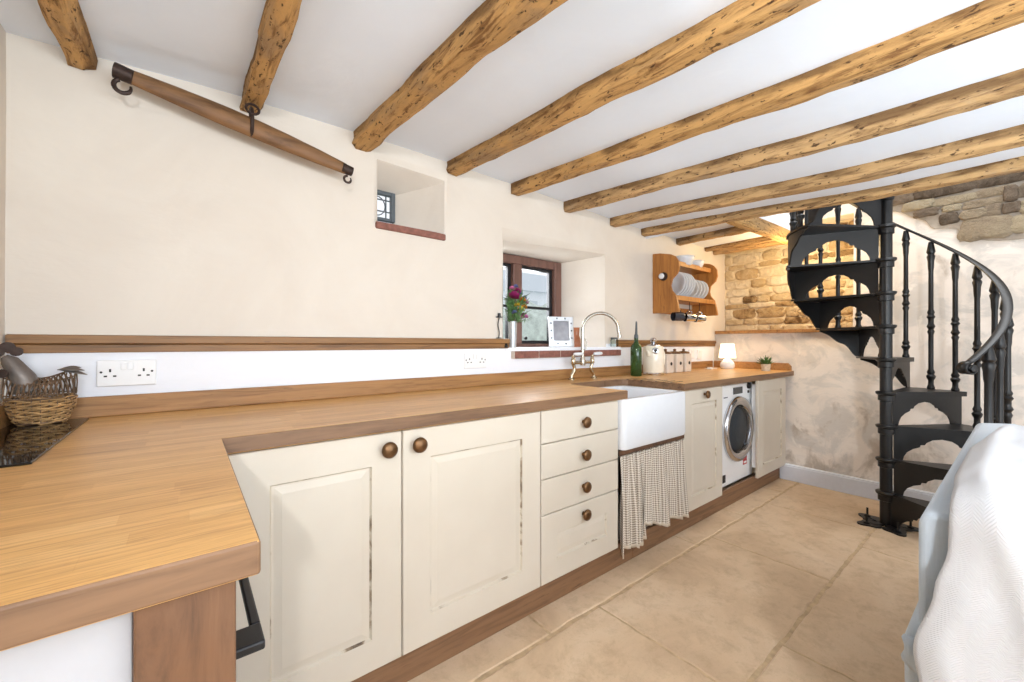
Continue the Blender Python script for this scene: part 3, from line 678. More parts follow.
# sink stand + curtain
stt = thing('sink_stand', (1.99, 1.5, .12), 'dark wooden stand holding the sink, mostly hidden by the gingham curtain', 'stand')
mb = MB(); mb.box(1.692, 2.316, 1.262, 1.284, .584, .608); mb.build('rail', ['oak_post'], stt)
for xa in (1.692, 2.30): mb = MB(); mb.box(xa, xa+.018, 1.328, 1.72, .001, .608); mb.build('side_panel', ['oak_post'], stt)
mb = MB(); mb.box(1.71, 2.30, 1.328, 1.72, .10, .12); mb.build('shelf', ['cream'], stt)
cu = thing('gingham_curtain', (1.99, 1.28, .57), 'small brown gingham curtain hanging under the white sink', 'curtain')
mb = MB(); mb.tube([(1.682, 1.285, .570), (2.316, 1.285, .570)], .004, 8); mb.build('curtain_wire', ['nickel'], cu)
def curtain(x0, x1, zb, folds, ph, n='curtain_panel', top=.575, lift=None):
    mb = MB(); nu, nv = 90, 26
    def fn(u, v):
        z1 = zb(u); z = top+(z1-top)*v; a = .005+.013*min(1, v*1.6)
        y = 1.276-a*math.sin(2*PI*folds*u+ph+.5*math.sin(5*u+v))-.006*math.sin(2*PI*folds*2.3*u+ph*3)*(1-.4*v)-.016*v
        x = x0+(x1-x0)*u+.006*math.sin(9*u+4*v)+(.012*v if u > .5 else -.008*v)
        return (x, y, z)
    mb.grid(fn, nu, nv, 0, uv=lambda u, v: ((x1-x0)*u*1.7/.013, ((zb(u)-top)*v)/.012))
    for j in range(nv):
        for i in range(nu):
            if j >= nv-1 or j == 0: mb.mi[j*nu+i] = 1 if j >= nv-1 else 0
    return mb.build(n, ['gingham', 'hem'], cu, smooth=True, solid=.002, recalc=False)
curtain(1.706, 1.90, lambda u: .098+.012*math.sin(7*u)-(.02 if u < .12 else 0), 4, .4)
curtain(1.89, 2.318, lambda u: .176-.062*min(1, u*1.35)+.012*math.sin(9*u)+(.03 if .62 < u < .80 else 0)-.03*max(0, u-.8), 6, 1.4)

# ------------------------------------------------------------------ bridge tap
tp = thing('bridge_tap', (2.1, 1.84, .91), 'swan-neck bridge tap in brushed nickel with white lever handles', 'tap')
TY = 1.83
sway = (1.962, 2.158)
for x, sg in ((sway[0], 1), (sway[1], -1)):
    mb = MB()
    mb.lathe([(.021, 0), (.021, .006), (.012, .012), (.010, .02)], (x-.012*sg, TY, .9105), (0, 0, 1), 16)
    mb.tube([(x-.012*sg, TY, .92), (x-.010*sg, TY, .94), (x+.014*sg, TY, .965), (x+.016*sg, TY, .99), (x+.006*sg, TY, 1.01)], [.009, .010, .011, .011, .012], 12)
    mb.lathe([(.011, 0), (.015, .006), (.015, .03), (.010, .04), (.013, .05), (.013, .06)], (x+.004*sg, TY, 1.01), (0, 0, 1), 16)
    mb.build('valve_leg', ['brass'], tp, smooth='auto')
mb = MB(); mb.tube([(sway[0]+.004, TY, 1.022), (sway[1]-.004, TY, 1.022)], .011, 14); mb.lathe([(.018, -.02), (.02, -.01), (.02, .012), (.014, .03)], (2.057, TY, 1.022), (0, 0, 1), 18); mb.build('bridge_bar', ['nickel'], tp, smooth='auto')
for x, sg in ((sway[0], 1), (sway[1], -1)):
    mb = MB(); mb.lathe([(.006, 0), (.010, .01), (.012, .03), (.011, .06), (.007, .068), (.0, .07)], (x+.008, TY-.002, 1.076), (.95, -.3, .05), 14); mb.build('lever', ['ceramic'], tp, smooth=True)
path = [(2.057, TY, 1.04+.03*i) for i in range(7)]; cx, cz_ = 2.057+.125, 1.235
path += [(cx-.125*math.cos(q*PI/18), TY-.1*(1-math.cos(q*PI/18))*.5, cz_+.115*math.sin(q*PI/18)) for q in range(1, 19)]
ex = path[-1]; path += [(ex[0]+.004, ex[1]-.002, ex[2]-.02), (ex[0]+.006, ex[1]-.003, ex[2]-.04)]
mb = MB(); mb.tube(path, .0115, 14); mb.lathe([(.014, 0), (.014, .02)], (ex[0]+.006, ex[1]-.003, ex[2]-.05), (0, 0, 1), 14); mb.tube([(2.072, TY-.01, 1.18), (2.085, TY-.012, 1.15), (2.080, TY-.01, 1.11), (2.067, TY-.006, 1.10)], .004, 8); mb.build('spout', ['nickel'], tp, smooth='auto')

# ------------------------------------------------------------------ washing machine
wm = thing('washing_machine', (3.18, 1.6, .12), 'white washing machine with big chrome porthole between two cream cupboards', 'washing machine')
mb = MB(); mb.box(2.88, 3.475, 1.335, 1.85, .125, .845); mb.build('body', ['white_plastic'], wm, bevel=.006)
mb = MB(); mb.box(2.90, 3.47, 1.345, 1.8, .846, .852); mb.build('top_panel', ['grey_panel'], wm)
PC = (3.20, 1.335, .515)
mb = MB(); mb.lathe([(.236, 0), (.242, .012), (.235, .028), (.212, .036), (.184, .030), (.168, .012), (.168, .0)], PC, (0, -1, 0), 56, caps=False); mb.build('door_ring', ['chrome'], wm, smooth=True)
mb = MB(); mb.lathe([(.168, .004), (.165, .03), (.15, .045), (.12, .05), (.0, .052)], PC, (0, -1, 0), 48, caps=False); mb.build('porthole_glass', ['washer_glass'], wm, smooth=True)
mb = MB(); mb.lathe([(.166, .002), (.12, .0022), (.0, .0024)], PC, (0, -1, 0), 48); mb.build('drum', ['lead'], wm)
mb = MB(); mb.box(3.395, 3.425, 1.30, 1.315, .47, .56); mb.box(3.40, 3.42, 1.315, 1.334, .475, .49); mb.build('door_catch', ['chrome'], wm, bevel=.004)
mb = MB(); mb.box(3.135, 3.285, 1.328, 1.334, .772, .822); mb.build('display', ['grey_panel'], wm, bevel=.002)
mb = MB(); mb.lathe([(.024, 0), (.022, .016), (.012, .018)], (3.395, 1.334, .822), (0, -1, 0), 20); mb.lathe([(.012, 0), (.011, .006), (0, .006)], (3.395, 1.334, .775), (0, -1, 0), 14); mb.build('dial', ['slot'], wm, smooth='auto')
mb = MB(); mb.box(3.305, 3.372, 1.3325, 1.3345, .225, .35); mb.box(3.315, 3.362, 1.3318, 1.333, .305, .335, 1); mb.box(3.315, 3.362, 1.3318, 1.333, .235, .25, 1); mb.build('energy_sticker', ['red', 'white_plastic'], wm)
mb = MB(); mb.box(2.965, 3.01, 1.331, 1.334, .155, .21); mb.build('filter_cover', ['slot'], wm, bevel=.004)
mb = MB()
for k in range(3): mb.box(2.985+k*.022, 3.0+k*.022, 1.332, 1.334, .755, .762)
mb.build('maker_mark', ['grey_panel'], wm)

# ------------------------------------------------------------------ sockets
def socket(x, z, lab, double=True):
    y = WY(x); w = .073 if double else .043
    s = thing('double_socket' if double else 'wall_switch', (x, y, z), lab, 'socket')
    mb = MB(); mb.box(x-w, x+w, y-.010, y+.004, z-.043, z+.043); mb.build('face_plate', ['white_plastic'], s, bevel=.003)
    for sx_ in (-.018+.001, .018-.001) if double else (0,):
        mb = MB(); mb.box(x+sx_*.5-.007, x+sx_*.5+.007, y-.0135, y-.0095, z+.010, z+.034)
        mb.build('rocker', ['white_plastic'], s, bevel=.0015)
    if double:
        for c in (-.041, .041):
            mb = MB()
            mb.box(x+c-.0025, x+c+.0025, y-.0106, y-.0095, z+.004, z+.014)
            for q in (-.011, .011): mb.box(x+c+q-.004, x+c+q+.004, y-.0106, y-.0095, z-.012, z-.007)
            mb.lathe([(.0035, 0), (.0035, .0008)], (x+(c-.021 if c < 0 else c+.021), y-.010, z+.004), (0, -1, 0), 10)
            mb.build('pin_slots', ['slot'], s)
    return s
socket(-.153, 1.049, 'white double socket beside the hen basket'); socket(1.25, 1.052, 'white double socket left of the window sill')
socket(3.68, 1.05, 'white wall switch nearer the canisters, left of the lamp', False); socket(3.84, 1.04, 'white wall switch nearest the lamp', False)

# ------------------------------------------------------------------ swingletree (wooden yoke bar)
sw = thing('yoke_bar', (.18, 1.77, 1.93), 'old wooden yoke bar with iron hooks hung from a beam on the cream wall', 'yoke bar')
A, B_ = Vector((-.166, 1.765, 1.996)), Vector((.540, 1.765, 1.870)); D = B_-A
mb = MB(); n = 30; path = []; rad = []
for i in range(n+1):
    t = .03+.94*i/n; p = A+D*t; path.append((p.x, p.y, p.z+.004*math.sin(PI*t))); rad.append(.020+.016*math.sin(PI*t)**.9+nz(t, 1, 2, 9, .002))
mb.tube(path, rad, 14, flat=.62, up=(0, 1, 0)); mb.build('bar', ['swing_wood'], sw, smooth='auto')
u = D.normalized()
mb = MB(); p = A; mb.tube([p-u*.010, p+u*.036], [.024, .0225], 14); mb.build('ferrule', ['dark_iron'], sw, smooth='auto', bevel=.002)
mb = MB(); p = B_; mb.tube([p-u*.035, p+u*.008], [.021, .019], 14); mb.build('ferrule', ['dark_iron'], sw, smooth='auto', bevel=.002)
def hook(c, r, rr, a0, a1):
    pts = [(c[0]+r*math.cos(q), c[1], c[2]+r*math.sin(q)) for q in [a0+(a1-a0)*k/16 for k in range(17)]]
    mb = MB(); mb.tube(pts, [rr]*13+[rr*.85, rr*.7, rr*.6, rr*.5], 8); return mb.build('hook', ['dark_iron'], sw, smooth='auto')
hook((-.156, 1.765, 1.953), .020, .0065, PI*.62, PI*2.1); hook((.528, 1.765, 1.833), .014, .005, PI*.5, PI*2.2)
mb = MB(); cc = A+D*.50; mb.tube([(cc.x+.02*math.cos(q*PI/9), cc.y-.034+.006*math.sin(q*PI/9), cc.z+.056+.02*math.sin(q*PI/9)) for q in range(18)], .0045, 8, closed=True)
mb.tube([(cc.x, cc.y+.03*math.cos(q), cc.z+.024+.05*math.sin(q)) for q in [2*PI*k/18 for k in range(18)]], .006, 8, closed=True)
mb.build('centre_ring', ['dark_iron'], sw, smooth='auto')

# ------------------------------------------------------------------ hen basket
HB = (-.328, 1.782, .916)
hb = thing('hen_basket', HB, 'wire and wicker hen-shaped egg basket with zinc head on the black hob', 'basket')
ax, ay = .069, .060
def bowl(q, t):   # t 0 bottom .. 1 rim
    s = .70+.30*math.sin(min(1, t*1.1)*PI/2); return (HB[0]+ax*s*math.cos(q), HB[1]+ay*s*math.sin(q), HB[2]+.004+.070*t)
mb = MB(); rw = random.Random(2)
for k in range(15):
    t = k/14
    mb.tube([(lambda p: (p[0]+rw.uniform(-.002, .002), p[1]+rw.uniform(-.002, .002), p[2]+.003*math.sin(6*q+k*2.1)))(bowl(q, t)) for q in [2*PI*i/40 for i in range(40)]], .0022+rw.uniform(0, .0012), 5, closed=True)
mb.grid(lambda u, v: (HB[0]+ax*.68*v*math.cos(2*PI*u), HB[1]+ay*.68*v*math.sin(2*PI*u), HB[2]+.004), 24, 3)
mb.build('wicker_bowl', ['wicker'], hb)
mb = MB()
for k in range(26):
    q = 2*PI*k/26; mb.tube([bowl(q, t/5) for t in range(6)], .0016, 5)
for t in (0, 1): mb.tube([bowl(2*PI*i/40, t) for i in range(40)], .003, 6, closed=True)
def back(u, s):   # saddle-shaped wire back, u -1 (head) .. 1 (tail), s -1..1 across
    zr = .122+.030*abs(u)**1.5
    w = ay*math.sqrt(max(0, 1-u*u*.86)); return (HB[0]+ax*u*1.0, HB[1]+w*s, HB[2]+.078+(zr-.07)*(1-s*s))
for s in (-.95, -.55, 0, .55, .95): mb.tube([back(-.98+1.96*i/16, s) for i in range(17)], .0019, 5)
for i in range(14):
    uu = -.95+1.9*i/13
    mb.tube([back(max(-1, min(1, uu+.5*(j/8-1))), j/8*2-1) for j in range(9)], .0019, 5)
    mb.tube([back(max(-1, min(1, uu-.5*(j/8-1))), j/8*2-1) for j in range(9)], .0017, 5)
mb.build('wire_frame', ['wire'], hb)
hx, hz = HB[0]-.060, HB[2]+.118
mb = MB(); mb.tube([(hx+.036, HB[1]-.006, hz-.022), (hx+.026, HB[1]-.008, hz+.015), (hx+.002, HB[1]-.010, hz+.064), (hx-.008, HB[1]-.01, hz+.076)], [.029, .026, .018, .009], 16); mb.build('head', ['zinc'], hb, smooth='auto')
mb = MB()
for dx, dz, r in ((-.020, .088, .013), (-.002, .102, .015), (.014, .090, .013)): mb.lathe([(.0, -.004), (r, -.003), (r, .003), (0, .004)], (hx+dx, HB[1]-.01, hz+dz), (0, 1, 0), 14)
mb.build('comb', ['dark_iron'], hb, smooth='auto')
mb = MB(); mb.lathe([(.012, 0), (.008, .012), (.0, .03)], (hx-.02, HB[1]-.012, hz+.056), (-.8, -.3, -.4), 12); mb.build('beak', ['beak'], hb, smooth=True)
mb = MB(); mb.lathe([(.0, 0), (.012, .003), (.012, .006), (0, .007)], (hx-.004, HB[1]-.036, hz+.03), (-.2, -1, .1), 14); mb.build('wattle', ['dark_iron'], hb, smooth='auto')
for k, (dx, dz) in enumerate(((.045, .008), (.05, -.006), (.036, .016))):
    tx, tz = HB[0]+ax*.93, HB[2]+.150
    mb = MB(); mb.grid(lambda u, v: (tx-.03+(dx+.01)*u, HB[1]-.01+(v-.5)*.022*math.sin(PI*(.15+.85*u)*.95)+(k-1)*.008, tz+.004+dz*u-.012*u*u+(v-.5)*.008*math.sin(PI*u)), 8, 4); mb.build('tail_feather', ['zinc'], hb, smooth=True, solid=.0015)

# ------------------------------------------------------------------ plate rack
PY1, PY0, PX0, PX1 = WY(3.3)-.002, 1.70, 3.035, 3.70
rk = thing('plate_rack', (3.3, 1.9, 1.4), 'pine wall plate rack with scalloped ends and plates between window and recess', 'plate rack')
side = [(0, 1.395), (.215, 1.395), (.215, 1.415), (.205, 1.47), (.19, 1.53), (.16, 1.57), (.15, 1.61), (.16, 1.66), (.20, 1.70), (.215, 1.745), (.21, 1.80), (.185, 1.84), (.15, 1.862), (.06, 1.885), (0, 1.89)]
for x in (PX0, PX1-.02):
    mb = MB(); mb.prism(side, lambda a, v, w: (w, WY(3.3)-.004-a*1.08, v), x, x+.02); mb.build('side_panel', ['pine'], rk, bevel=.003)
for z, d in ((1.80, .17), (1.515, .20)):
    mb = MB(); mb.box(PX0+.02, PX1-.02, WY(3.3)-.004-d, WY(3.3)-.008, z-.016, z); mb.box(PX0+.02, PX1-.02, WY(3.3)-.004-d-.012, WY(3.3)-.004-d, z-.022, z+.016); mb.build('shelf', ['pine'], rk, bevel=.002)
mb = MB(); mb.box(PX0+.02, PX1-.02, WY(3.3)-.02, WY(3.3)-.006, 1.40, 1.46); mb.build('back_rail', ['pine'], rk, bevel=.002)
mb = MB(); mb.lathe([(.034, 0), (.034, .006), (.026, .008)], (PX0, 1.83, 1.69), (-1, 0, 0), 20); mb.build('knob_shadow_disc', ['dark_iron'], rk, smooth='auto')  # dark disc standing in for the shadow around the knob
mb = MB(); mb.lathe([(.010, 0), (.012, .012), (.022, .02), (.024, .03), (.016, .04), (0, .042)], (PX0-.007, 1.83, 1.69), (-1, 0, 0), 20); mb.build('knob', ['ceramic'], rk, smooth=True)
# plates leaning in a row
def plate(x, r, z0, lab, grp):
    mb = MB(); prof = [(.0, 0), (r*.55, .001), (r*.62, .006), (r*.98, .018), (r, .021), (r*.97, .023), (r*.90, .019), (r*.66, .012), (r*.60, .004), (0, .003)]
    a = Vector((-.95, -.10, .20)).normalized(); c = Vector((x, 1.815, z0))+Vector((0, 0, r*.985))
    mb.lathe(prof, c, a, 36, caps=False); return tag(mb.build('plate', ['plate'], smooth=True), lab, 'plate', grp)
ordw = ['front', 'second', 'third', 'fourth', 'fifth']
for k in range(5): plate(3.145+k*.04, .114, 1.517, '%s large white dinner plate standing in the rack, counted from its left end' % ordw[k], 'large plates in the rack')
for k in range(4): plate(3.40+k*.058, .094, 1.517, '%s smaller plate in the right half of the rack, counted from the large plates' % ['first', 'second', 'third', 'fourth'][k], 'small plates in the rack')
def bowlv(x, y, z, r, h, lab):
    mb = MB(); mb.lathe([(0, 0), (r*.55, 0), (r*.7, .006), (r*.95, h*.7), (r, h), (r*.95, h), (r*.88, h*.7), (r*.5, .012), (0, .01)], (x, y, z), (0, 0, 1), 28, caps=False); return tag(mb.build('bowl', ['plate'], smooth=True), lab, 'bowl', 'white bowls on the rack top')
bowlv(3.28, 1.79, 1.8005, .085, .075, 'white bowl on top of the plate rack, nearer the window'); bowlv(3.49, 1.80, 1.8005, .075, .065, 'white bowl on top of the plate rack, nearer the stone recess')
def mug(x, lab, mat):
    t = thing('mug', (x, 1.76, 1.33), lab, 'mug', 'mugs hung under the plate rack'); a = (-.91, .41, 0); c = (x, 1.745, 1.366)
    mb = MB(); mb.lathe([(0, 0), (.034, 0), (.037, .01), (.037, .088), (.034, .09), (.032, .085), (.032, .012), (0, .010)], c, a, 24, caps=False); mb.build('body', [mat], t, smooth='auto')
    A_ = Vector(a).normalized(); c_ = Vector(c)
    mb = MB(); mb.tube([tuple(c_+A_*(.045+.026*math.cos(q))+Vector((0, 0, .036+.020*math.sin(q)))) for q in [PI*k/10 for k in range(11)]], .005, 8); mb.build('handle', [mat], t, smooth='auto')
    mb = MB(); h0 = c_+A_*.045+Vector((0, 0, .04)); mb.tube([tuple(h0+Vector((.004, 0, -.002))), tuple(h0+Vector((.010, 0, .012))), tuple(h0+Vector((0, 0, .022))), (h0.x, h0.y, 1.497)], .003, 6); mb.build('cup_hook', ['dark_iron'], t)
mug(3.175, 'dark mug hanging sideways under the rack, nearest the window', 'mug_dark'); mug(3.36, 'metallic mug hanging in the middle under the rack', 'chrome'); mug(3.53, 'metallic mug hanging under the rack, nearest the stone recess', 'chrome')

# ------------------------------------------------------------------ worktop items
bt = thing('oil_bottle', (2.57, 1.77, .91), 'tall green glass oil bottle with steel pourer by the kettle', 'bottle')
mb = MB(); mb.lathe([(0, 0), (.037, 0), (.040, .006), (.040, .195), (.036, .218), (.019, .240), (.015, .25), (.015, .275), (0, .275)], (2.57, 1.77, .9105), (0, 0, 1), 24, caps=False); mb.build('body', ['green_glass'], bt, smooth='auto')
mb = MB(); mb.lathe([(.016, 0), (.015, .022), (.010, .03), (.008, .07), (.006, .12), (.0, .125)], (2.57, 1.77, 1.185), (.03, 0, 1), 14); mb.build('pourer', ['lead'], bt, smooth='auto')
kt = thing('kettle', (2.775, 1.76, .91), 'cream retro electric kettle with chrome top and round dial', 'kettle'); K = (2.775, 1.76)
mb = MB(); mb.lathe([(.078, 0), (.080, .012), (.074, .018)], (*K, .9105), (0, 0, 1), 32); mb.build('base', ['chrome'], kt, smooth='auto')
mb = MB(); mb.lathe([(.074, .018), (.077, .03), (.077, .12), (.075, .200), (.071, .212), (.066, .216), (.04, .218), (0, .218)], (*K, .9105), (0, 0, 1), 36, caps=False)
mb.tube([(K[0]-.055, K[1], 1.05), (K[0]-.085, K[1]-.01, 1.08), (K[0]-.098, K[1]-.012, 1.095)], [.02, .013, .008], 12); mb.build('body', ['kettle'], kt, smooth='auto')
mb = MB(); mb.lathe([(.055, .216), (.05, .224), (.02, .230), (.012, .238), (.024, .250), (.026, .264), (.016, .278), (0, .282)], (*K, .9105), (0, 0, 1), 28); mb.build('lid', ['chrome'], kt, smooth='auto')
mb = MB(); mb.tube([(K[0]+.072, K[1], .97), (K[0]+.125, K[1]-.01, .985), (K[0]+.132, K[1]-.01, 1.06), (K[0]+.115, K[1]-.006, 1.10), (K[0]+.07, K[1], 1.115)], .010, 10); mb.build('handle', ['kettle'], kt, smooth='auto')
mb = MB(); dv = Vector((-.72, -.69, .1)).normalized(); mb.lathe([(.024, 0), (.024, .008), (.019, .010), (0, .010)], Vector((K[0], K[1], 1.085))+dv*.069, dv, 22); mb.build('dial', ['chrome'], kt, smooth='auto')
mb = MB(); mb.lathe([(.012, 0), (0, .001)], Vector((K[0], K[1], 1.085))+dv*.080, dv, 16); mb.build('dial_face', ['slot'], kt)
for i, (x, lab) in enumerate(((3.01, 'putty tin canister with wooden lid, nearest the kettle'), (3.15, 'putty tin canister with wooden lid, middle of the three'), (3.29, 'putty tin canister with wooden lid, nearest the lamp'))):
    y = 1.80; t = thing('canister', (x, y, .91), lab, 'canister', 'three storage tins')
    mb = MB(); mb.box(x-.05, x+.05, y-.045, y+.045, .9105, 1.062); mb.build('body', ['canister'], t, bevel=.008, seg=3)
    mb = MB(); mb.lathe([(.046, 0), (.048, .008), (.04, .016), (.012, .02), (.010, .03), (.014, .036), (0, .042)], (x, y, 1.0625), (0, 0, 1), 24); mb.build('lid', ['dark_wood'], t, smooth='auto')
    mb = MB(); mb.lathe([(.014, 0), (.013, .003), (0, .003)], (x+.012, y-.045, .985), (0, -1, 0), 18); mb.build('badge', ['slot'], t)
lp = thing('table_lamp', (4.0, 1.77, .91), 'small lit white table lamp in the corner of the worktop', 'lamp'); l0 = (3.97, 1.74)
mb = MB(); mb.lathe([(0, 0), (.052, 0), (.06, .012), (.064, .035), (.056, .06), (.034, .082), (.02, .09), (.012, .115), (0, .115)], (*l0, .9105), (0, 0, 1), 28, caps=False); mb.build('base', ['ceramic'], lp, smooth='auto')
mb = MB(); mb.lathe([(.074, 0), (.056, .135)], (*l0, 1.01), (0, 0, 1), 32, caps=False); mb.build('shade', ['shade'], lp, smooth=True, solid=.002)
mb = MB(); mb.lathe([(.006, 0), (.006, .02), (.018, .035), (.02, .05), (.012, .065), (0, .068)], (*l0, 1.024), (0, 0, 1), 16); mb.build('bulb', ['shade'], lp, smooth=True)
pl = thing('potted_plant', (3.89, 1.36, .91), 'tiny green plant in a pale stone pot near the worktop end', 'plant'); p0 = (3.885, 1.385)
mb = MB(); mb.lathe([(0, 0), (.032, 0), (.037, .058), (.034, .060), (.031, .052), (0, .05)], (*p0, .9105), (0, 0, 1), 22, caps=False); mb.build('pot', ['pot'], pl, smooth='auto')
mb = MB(); rp = random.Random(4)
for k in range(70):
    q = rp.uniform(0, 2*PI); e = rp.uniform(.15, 1.25); ln = rp.uniform(.055, .095); b0 = Vector((p0[0]+rp.uniform(-.015, .015), p0[1]+rp.uniform(-.015, .015), .962))
    d = Vector((math.cos(q)*math.cos(e), math.sin(q)*math.cos(e), math.sin(e))); s_ = d.cross(Vector((0, 0, 1))).normalized()*.007; mid = b0+d*ln*.55+Vector((0, 0, .004))
    mb.add([b0, mid+s_, b0+d*ln, mid-s_], [(0, 1, 2, 3)])
mb.build('foliage', ['leaf_dark'], pl)
mb = MB(); rp = random.Random(8); pts = [(3.70+.02*k+.01*rp.random(), 1.80+.035*math.sin(k*1.9), .9145+.004*rp.random()) for k in range(9)]
mb.tube(pts, .003, 6); mb.box(3.735, 3.77, 1.785, 1.815, .9105, .93); tag(mb.build('lamp_cable', ['white_plastic']), 'loose white cable and plug lying left of the lamp', 'cable')

# ------------------------------------------------------------------ window sill items
ZS = 1.1222
vs_ = thing('tin_vase', (1.62, 1.95, ZS), 'slim galvanised tin vase at the left of the window sill', 'vase'); v0 = (1.512, 1.892)
mb = MB(); mb.lathe([(0, 0), (.022, 0), (.022, .005), (.028, .155), (.027, .155), (.021, .008), (0, .006)], (*v0, ZS), (0, 0, 1), 24, caps=False); mb.build('body', ['galv'], vs_, smooth='auto')
bq = thing('flower_bunch', (v0[0], v0[1], ZS+.1), 'bunch of mixed magenta, orange and pink flowers in the tin vase', 'flowers'); rf = random.Random(12)
mb = MB()
for k in range(320):
    q = rf.uniform(0, 2*PI); rr = rf.uniform(0, .062); h = rf.uniform(.10, .25); b0 = Vector((v0[0]+math.cos(q)*rr+.012, v0[1]+math.sin(q)*rr, ZS+.03+h*1.1)); e = rf.uniform(.1, 1.4)
    if b0.x < 1.50: b0.y = min(b0.y, 1.865)
    d = Vector((math.cos(q)*math.cos(e), math.sin(q)*math.cos(e)*(1 if b0.x > 1.50 else -abs(.3)), math.sin(e))).normalized(); ln = rf.uniform(.035, .07); s_ = d.cross(Vector((.1, .2, 1))).normalized()*rf.uniform(.004, .008); mid = b0+d*ln*.5
    mb.add([b0, mid+s_, b0+d*ln, mid-s_], [(0, 1, 2, 3)])
for k in range(14):
    q = k*.9; mb.tube([(v0[0], v0[1], ZS+.02), (v0[0]+.02*math.cos(q)+.006, v0[1]+.02*math.sin(q), ZS+.14), (v0[0]+.055*math.cos(q)+.014, v0[1]+.05*math.sin(q), ZS+.29)], .0015, 4)
mb.build('foliage', ['leaf'], bq)
def bloom(dx, dy, dz, r, mat, n=3):
    mb = MB(); c = Vector((v0[0]+dx*1.15, v0[1]+dy, ZS+.02+dz*1.13)); r *= 1.4
    for k in range(34):
        q = k*2.4; e = 1.35-1.5*k/34; d = Vector((math.cos(q)*math.cos(e)*.9-.3, math.sin(q)*math.cos(e)*.9-.5, math.sin(e))).normalized(); s_ = d.cross(Vector((.3, .1, 1))).normalized()*r*.32; mid = c+d*r*.65
        mb.add([c, mid+s_, c+d*r, mid-s_], [(0, 1, 2, 3)])
    mb.build('flower', [mat], bq)
bloom(-.012, -.03, .236, .034, 'magenta'); bloom(.012, -.028, .27, .02, 'magenta'); bloom(.05, -.03, .19, .022, 'orange'); bloom(.03, -.035, .175, .02, 'yellow'); bloom(.068, -.02, .215, .022, 'pink'); bloom(.062, -.03, .14, .018, 'pink'); bloom(.055, .01, .265, .018, 'blue'); bloom(.075, 0, .15, .016, 'magenta'); bloom(.02, 0, .3, .014, 'blue'); bloom(.08, 0, .245, .014, 'blue'); bloom(-.02, -.045, .16, .014, 'blue'); bloom(.0, -.045, .20, .016, 'yellow'); bloom(.035, -.045, .225, .018, 'orange'); bloom(-.025, -.03, .285, .014, 'pink')
fr = thing('photo_frame', (1.94, 2.05, ZS), 'silver photo frame leaning at the right of the window sill', 'photo frame')
fc = Vector((1.975, 1.945, ZS)); fu = Vector((.94, -.34, 0)).normalized(); fw = Vector((fu.y, -fu.x, .10)).normalized()*1.0; fv = fu.cross(fw); fv = fv if fv.z > 0 else -fv
F_ = lambda a, b, c: tuple(fc+fu*a+fv*b+Vector((fw.x, fw.y, fw.z))*c)
Wf, Hf = .092, .205
mb = MB(); o = mb.add([F_(*q) for c in (0, .014) for q in ((-Wf, 0, c), (Wf, 0, c), (Wf, Hf, c), (-Wf, Hf, c), (-Wf*.62, .045, c), (Wf*.62, .045, c), (Wf*.62, Hf*.85, c), (-Wf*.62, Hf*.85, c))], [])
for i in range(4):
    j = (i+1) % 4
    for q in ((i, j, 4+j, 4+i), (8+i, 12+i, 12+j, 8+j), (i, 8+i, 8+j, j), (4+i, 4+j, 12+j, 12+i)): mb.f.append(tuple(o+x for x in q)); mb.mi.append(0)
mb.build('frame', ['silver'], fr, bevel=.003)
mb = MB(); mb.add([F_(-Wf*.64, .043, .006), F_(Wf*.64, .043, .006), F_(Wf*.64, Hf*.86, .006), F_(-Wf*.64, Hf*.86, .006)], [(0, 1, 2, 3)]); mb.build('picture', ['picture'], fr)
mb = MB()
for a, b in ((-.075, .06), (-.075, .11), (-.075, .16), (.075, .06), (.075, .11), (.075, .16), (-.03, .192), (.03, .192), (-.03, .022), (.03, .022)): mb.lathe([(.006, 0), (.004, .004), (0, .005)], F_(a, b, .014), fw, 10)
mb.build('rosettes', ['lead'], fr)
mb = MB(); g0 = (2.12, 1.945); mb.lathe([(0, 0), (.034, 0), (.042, .015), (.042, .04), (.028, .065), (.022, .08), (.024, .13), (.026, .135), (.021, .135), (.018, .08), (0, .07)], (*g0, ZS), (0, 0, 1), 26, caps=False)
tag(mb.build('stoneware_bottle', ['terracotta'], smooth='auto'), 'brown glazed stoneware bottle on the sill right of the photo frame', 'bottle')
jr = thing('glass_jar', (2.36, 1.9, ZS), 'small clear jar with dark lid at the right end of the sill behind the tap', 'jar'); j0 = (2.468, 1.886)
mb = MB(); mb.lathe([(0, 0), (.026, 0), (.028, .006), (.028, .05), (.024, .054), (.024, .051), (.026, .048), (.026, .006), (0, .004)], (*j0, ZS), (0, 0, 1), 24, caps=False); mb.build('body', ['jar_glass'], jr, smooth='auto')
mb = MB(); mb.lathe([(.026, 0), (.026, .014), (0, .015)], (*j0, ZS+.0545), (0, 0, 1), 22); mb.build('lid', ['lead'], jr, smooth='auto')
ch = thing('candle_holder', (1.385, WY(1.385)-.015, 1.18), 'thin black iron candle holder on the trim left of the window', 'candle holder'); h0 = (1.41, WY(1.385)-.009)
mb = MB(); mb.lathe([(.016, 0), (.016, .003), (.004, .005)], (*h0, 1.1765), (0, 0, 1), 16); mb.tube([(h0[0]+.005*math.sin(k*.9), h0[1], 1.18+.0145*k) for k in range(9)], .0028, 8); mb.build('stem', ['black'], ch, smooth='auto')
mb = MB(); mb.lathe([(.02, 0), (.022, .005), (.009, .006), (.009, .026), (.0, .026)], (h0[0]+.004, h0[1], 1.296), (0, 0, 1), 18); mb.build('cup', ['black'], ch, smooth='auto')
mb = MB(); mb.lathe([(0, 0), (.012, .0), (.014, .01), (.008, .02), (.009, .024), (0, .028)], (1.465, WY(1.46)-.008, ZS+.0), (0, 0, 1), 14, caps=False); tag(mb.build('incense_pot', ['black'], smooth='auto'), 'tiny black pot at the left corner of the window sill beside the vase', 'pot')

